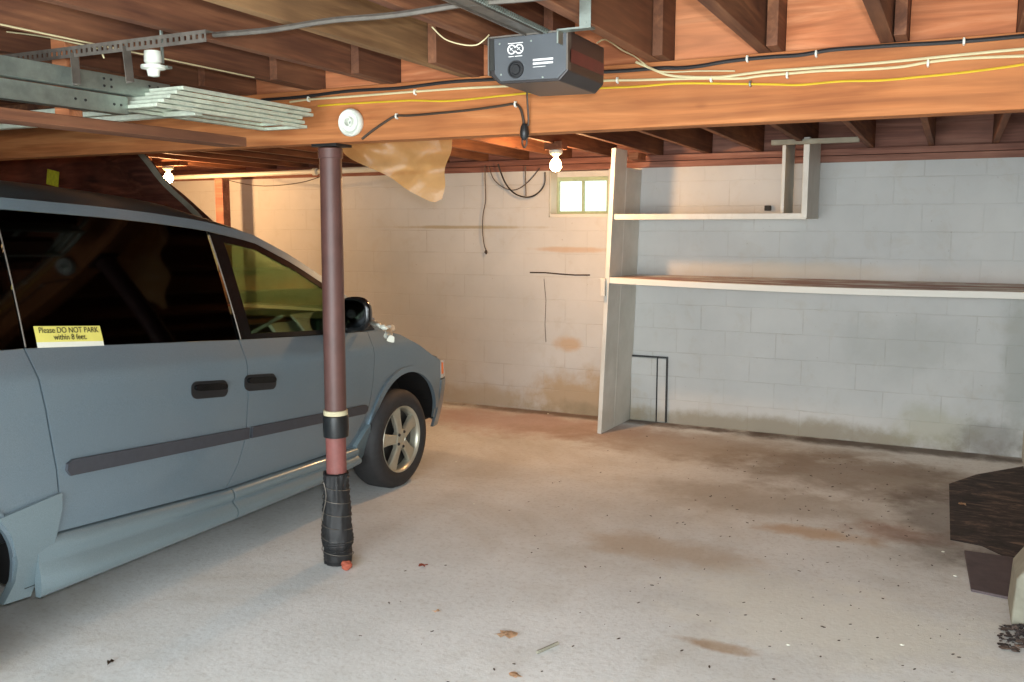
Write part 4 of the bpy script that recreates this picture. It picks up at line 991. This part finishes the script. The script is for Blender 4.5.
# ------------------------------------------------------------------ on the floor
bm = bmesh.new(); prism(bm, [(.055, 5.15), (.2, 5.12), (.3, 5.0), (.497, 4.95), (.497, 7.0), (.2, 6.62), (.04, 6.30)], lambda a_, b_, h: Vector((a_, b_, h)), .003)
tag(link('floor_mat', bm, M['mat'], bevel=.002), 'dirty dark mat on the floor against the right wall', 'mat')
bm = bmesh.new(); prism(bm, [(.145, 4.44), (.33, 4.41), (.34, 4.98), (.12, 4.98)], lambda a_, b_, h: Vector((a_, b_, h)), .012)
tag(link('floor_plate', bm, M['plate_dark'], bevel=.002), 'purple grey flat board on the floor in front of the dark mat', 'board')
bm = bmesh.new(); prism(bm, [(.288, 0), (.298, .20), (.36, .30), (.497, .36), (.497, 0)], lambda a_, b_, h: Vector((a_, 4.12+h, b_)), .28)
tag(link('concrete_block', bm, M['greybox'], bevel=.012), 'pale chipped concrete block at the right wall near the mat', 'block')
def leaf(u, v, r, mat, lab, seed):
    c = at_z(u, v, 0); bm = bmesh.new(); n_ = 14; random.seed(seed); ring = []
    ctr = bm.verts.new((c.x, c.y, .012)); ang = random.random()*3
    for k in range(n_):
        a_ = 2*math.pi*k/n_; rr_ = r*(.7+.5*random.random())*(1 if k % 2 else .72); x = math.cos(a_)*rr_; y = math.sin(a_)*rr_*.7
        ring.append(bm.verts.new((c.x+x*math.cos(ang)-y*math.sin(ang), c.y+x*math.sin(ang)+y*math.cos(ang), .003+.012*random.random())))
    for k in range(n_): bm.faces.new((ctr, ring[k], ring[(k+1) % n_]))
    bmesh.ops.solidify(bm, geom=bm.faces[:], thickness=.0015)
    tag(link('dry_leaf', bm, mat, smooth=True), lab, 'leaf', 'dry leaves on the floor')
leaf(507, 636, .055, M['leaf'], 'largest curled tan leaf lying on the open floor', 1)
leaf(515, 677, .035, M['leaf'], 'tan leaf at the very bottom edge below the largest leaf', 2)
leaf(423, 567, .03, M['leafr'], 'small reddish leaf on the floor right of the pole foot', 3)
leaf(437, 613, .02, M['leaf'], 'small grey curled leaf between pole foot and largest leaf', 4)
leaf(110, 664, .018, M['brown_cable'], 'small dark leaf on the floor in front of the van', 5)
leaf(962, 505, .03, M['leaf'], 'pale leaf lying on the dark mat', 6)
bm = bmesh.new(); p_ = at_z(547, 648, .008); tube(bm, [p_+Vector((-.02, -.05, 0)), p_, p_+Vector((.025, .05, .004))], .007, 6); tag(link('twig', bm, M['greybox'], smooth=True), 'short pale wood splinter beside the largest leaf', 'splinter')
random.seed(11); bm = bmesh.new()
for k in range(150):
    x, y = random.uniform(.24, .49), random.uniform(3.86, 4.10); s = random.uniform(.005, .016); lump_ = bmesh.ops.create_icosphere(bm, subdivisions=1, radius=s)
    for v in lump_['verts']: v.co = Vector((v.co.x*1.3+x+.12*(1-(y-3.75)/.3)*0, v.co.y+y, abs(v.co.z)*.5+random.random()*.006+.0+ (.02*random.random() if x > .3 else 0)))
tag(link('debris_pile', bm, M['mat'], kind='') if False else link('debris_pile', bm, M['mat']), 'heap of dark leaf litter on the floor at the lower right', 'debris', kind='stuff')
bm = bmesh.new()
for k in range(330):
    if k % 3: x, y = random.gauss(-.35, .55), random.uniform(3.2, 6.8)
    else: x, y = random.uniform(-2.3, .3), random.uniform(2.6, 7.0)
    if x > .45 or (x > .0 and 4.3 < y < 7.0) or (x > .25 and y < 4.5): continue
    s = random.uniform(.0015, .0048); r_ = bmesh.ops.create_icosphere(bm, subdivisions=1, radius=s); an = random.random()*3; st_ = random.uniform(1, 3)
    for v in r_['verts']:
        a_, b_ = v.co.x*st_, v.co.y; v.co = Vector((x+a_*math.cos(an)-b_*math.sin(an), y+a_*math.sin(an)+b_*math.cos(an), max(0.0005, v.co.z*.6+s*.3)))
tag(link('floor_grit', bm, M['brown_cable']), 'scattered dark grit and chips on the concrete floor', 'grit', kind='stuff')
bm = bmesh.new()
for u, v in ((456, 462), (443, 475), (474, 504), (417, 484), (537, 400), (545, 401), (548, 414), (955, 576), (943, 552), (902, 645), (788, 645)):
    c = at_z(u, v, 0); r_ = bmesh.ops.create_icosphere(bm, subdivisions=1, radius=random.uniform(.004, .007))
    for q in r_['verts']: q.co = Vector((c.x+q.co.x*1.4, c.y+q.co.y, max(.0005, q.co.z*.5+.002)))
tag(link('paint_flakes', bm, M['white']), 'tiny white paint flakes scattered on the floor', 'flakes', kind='stuff')
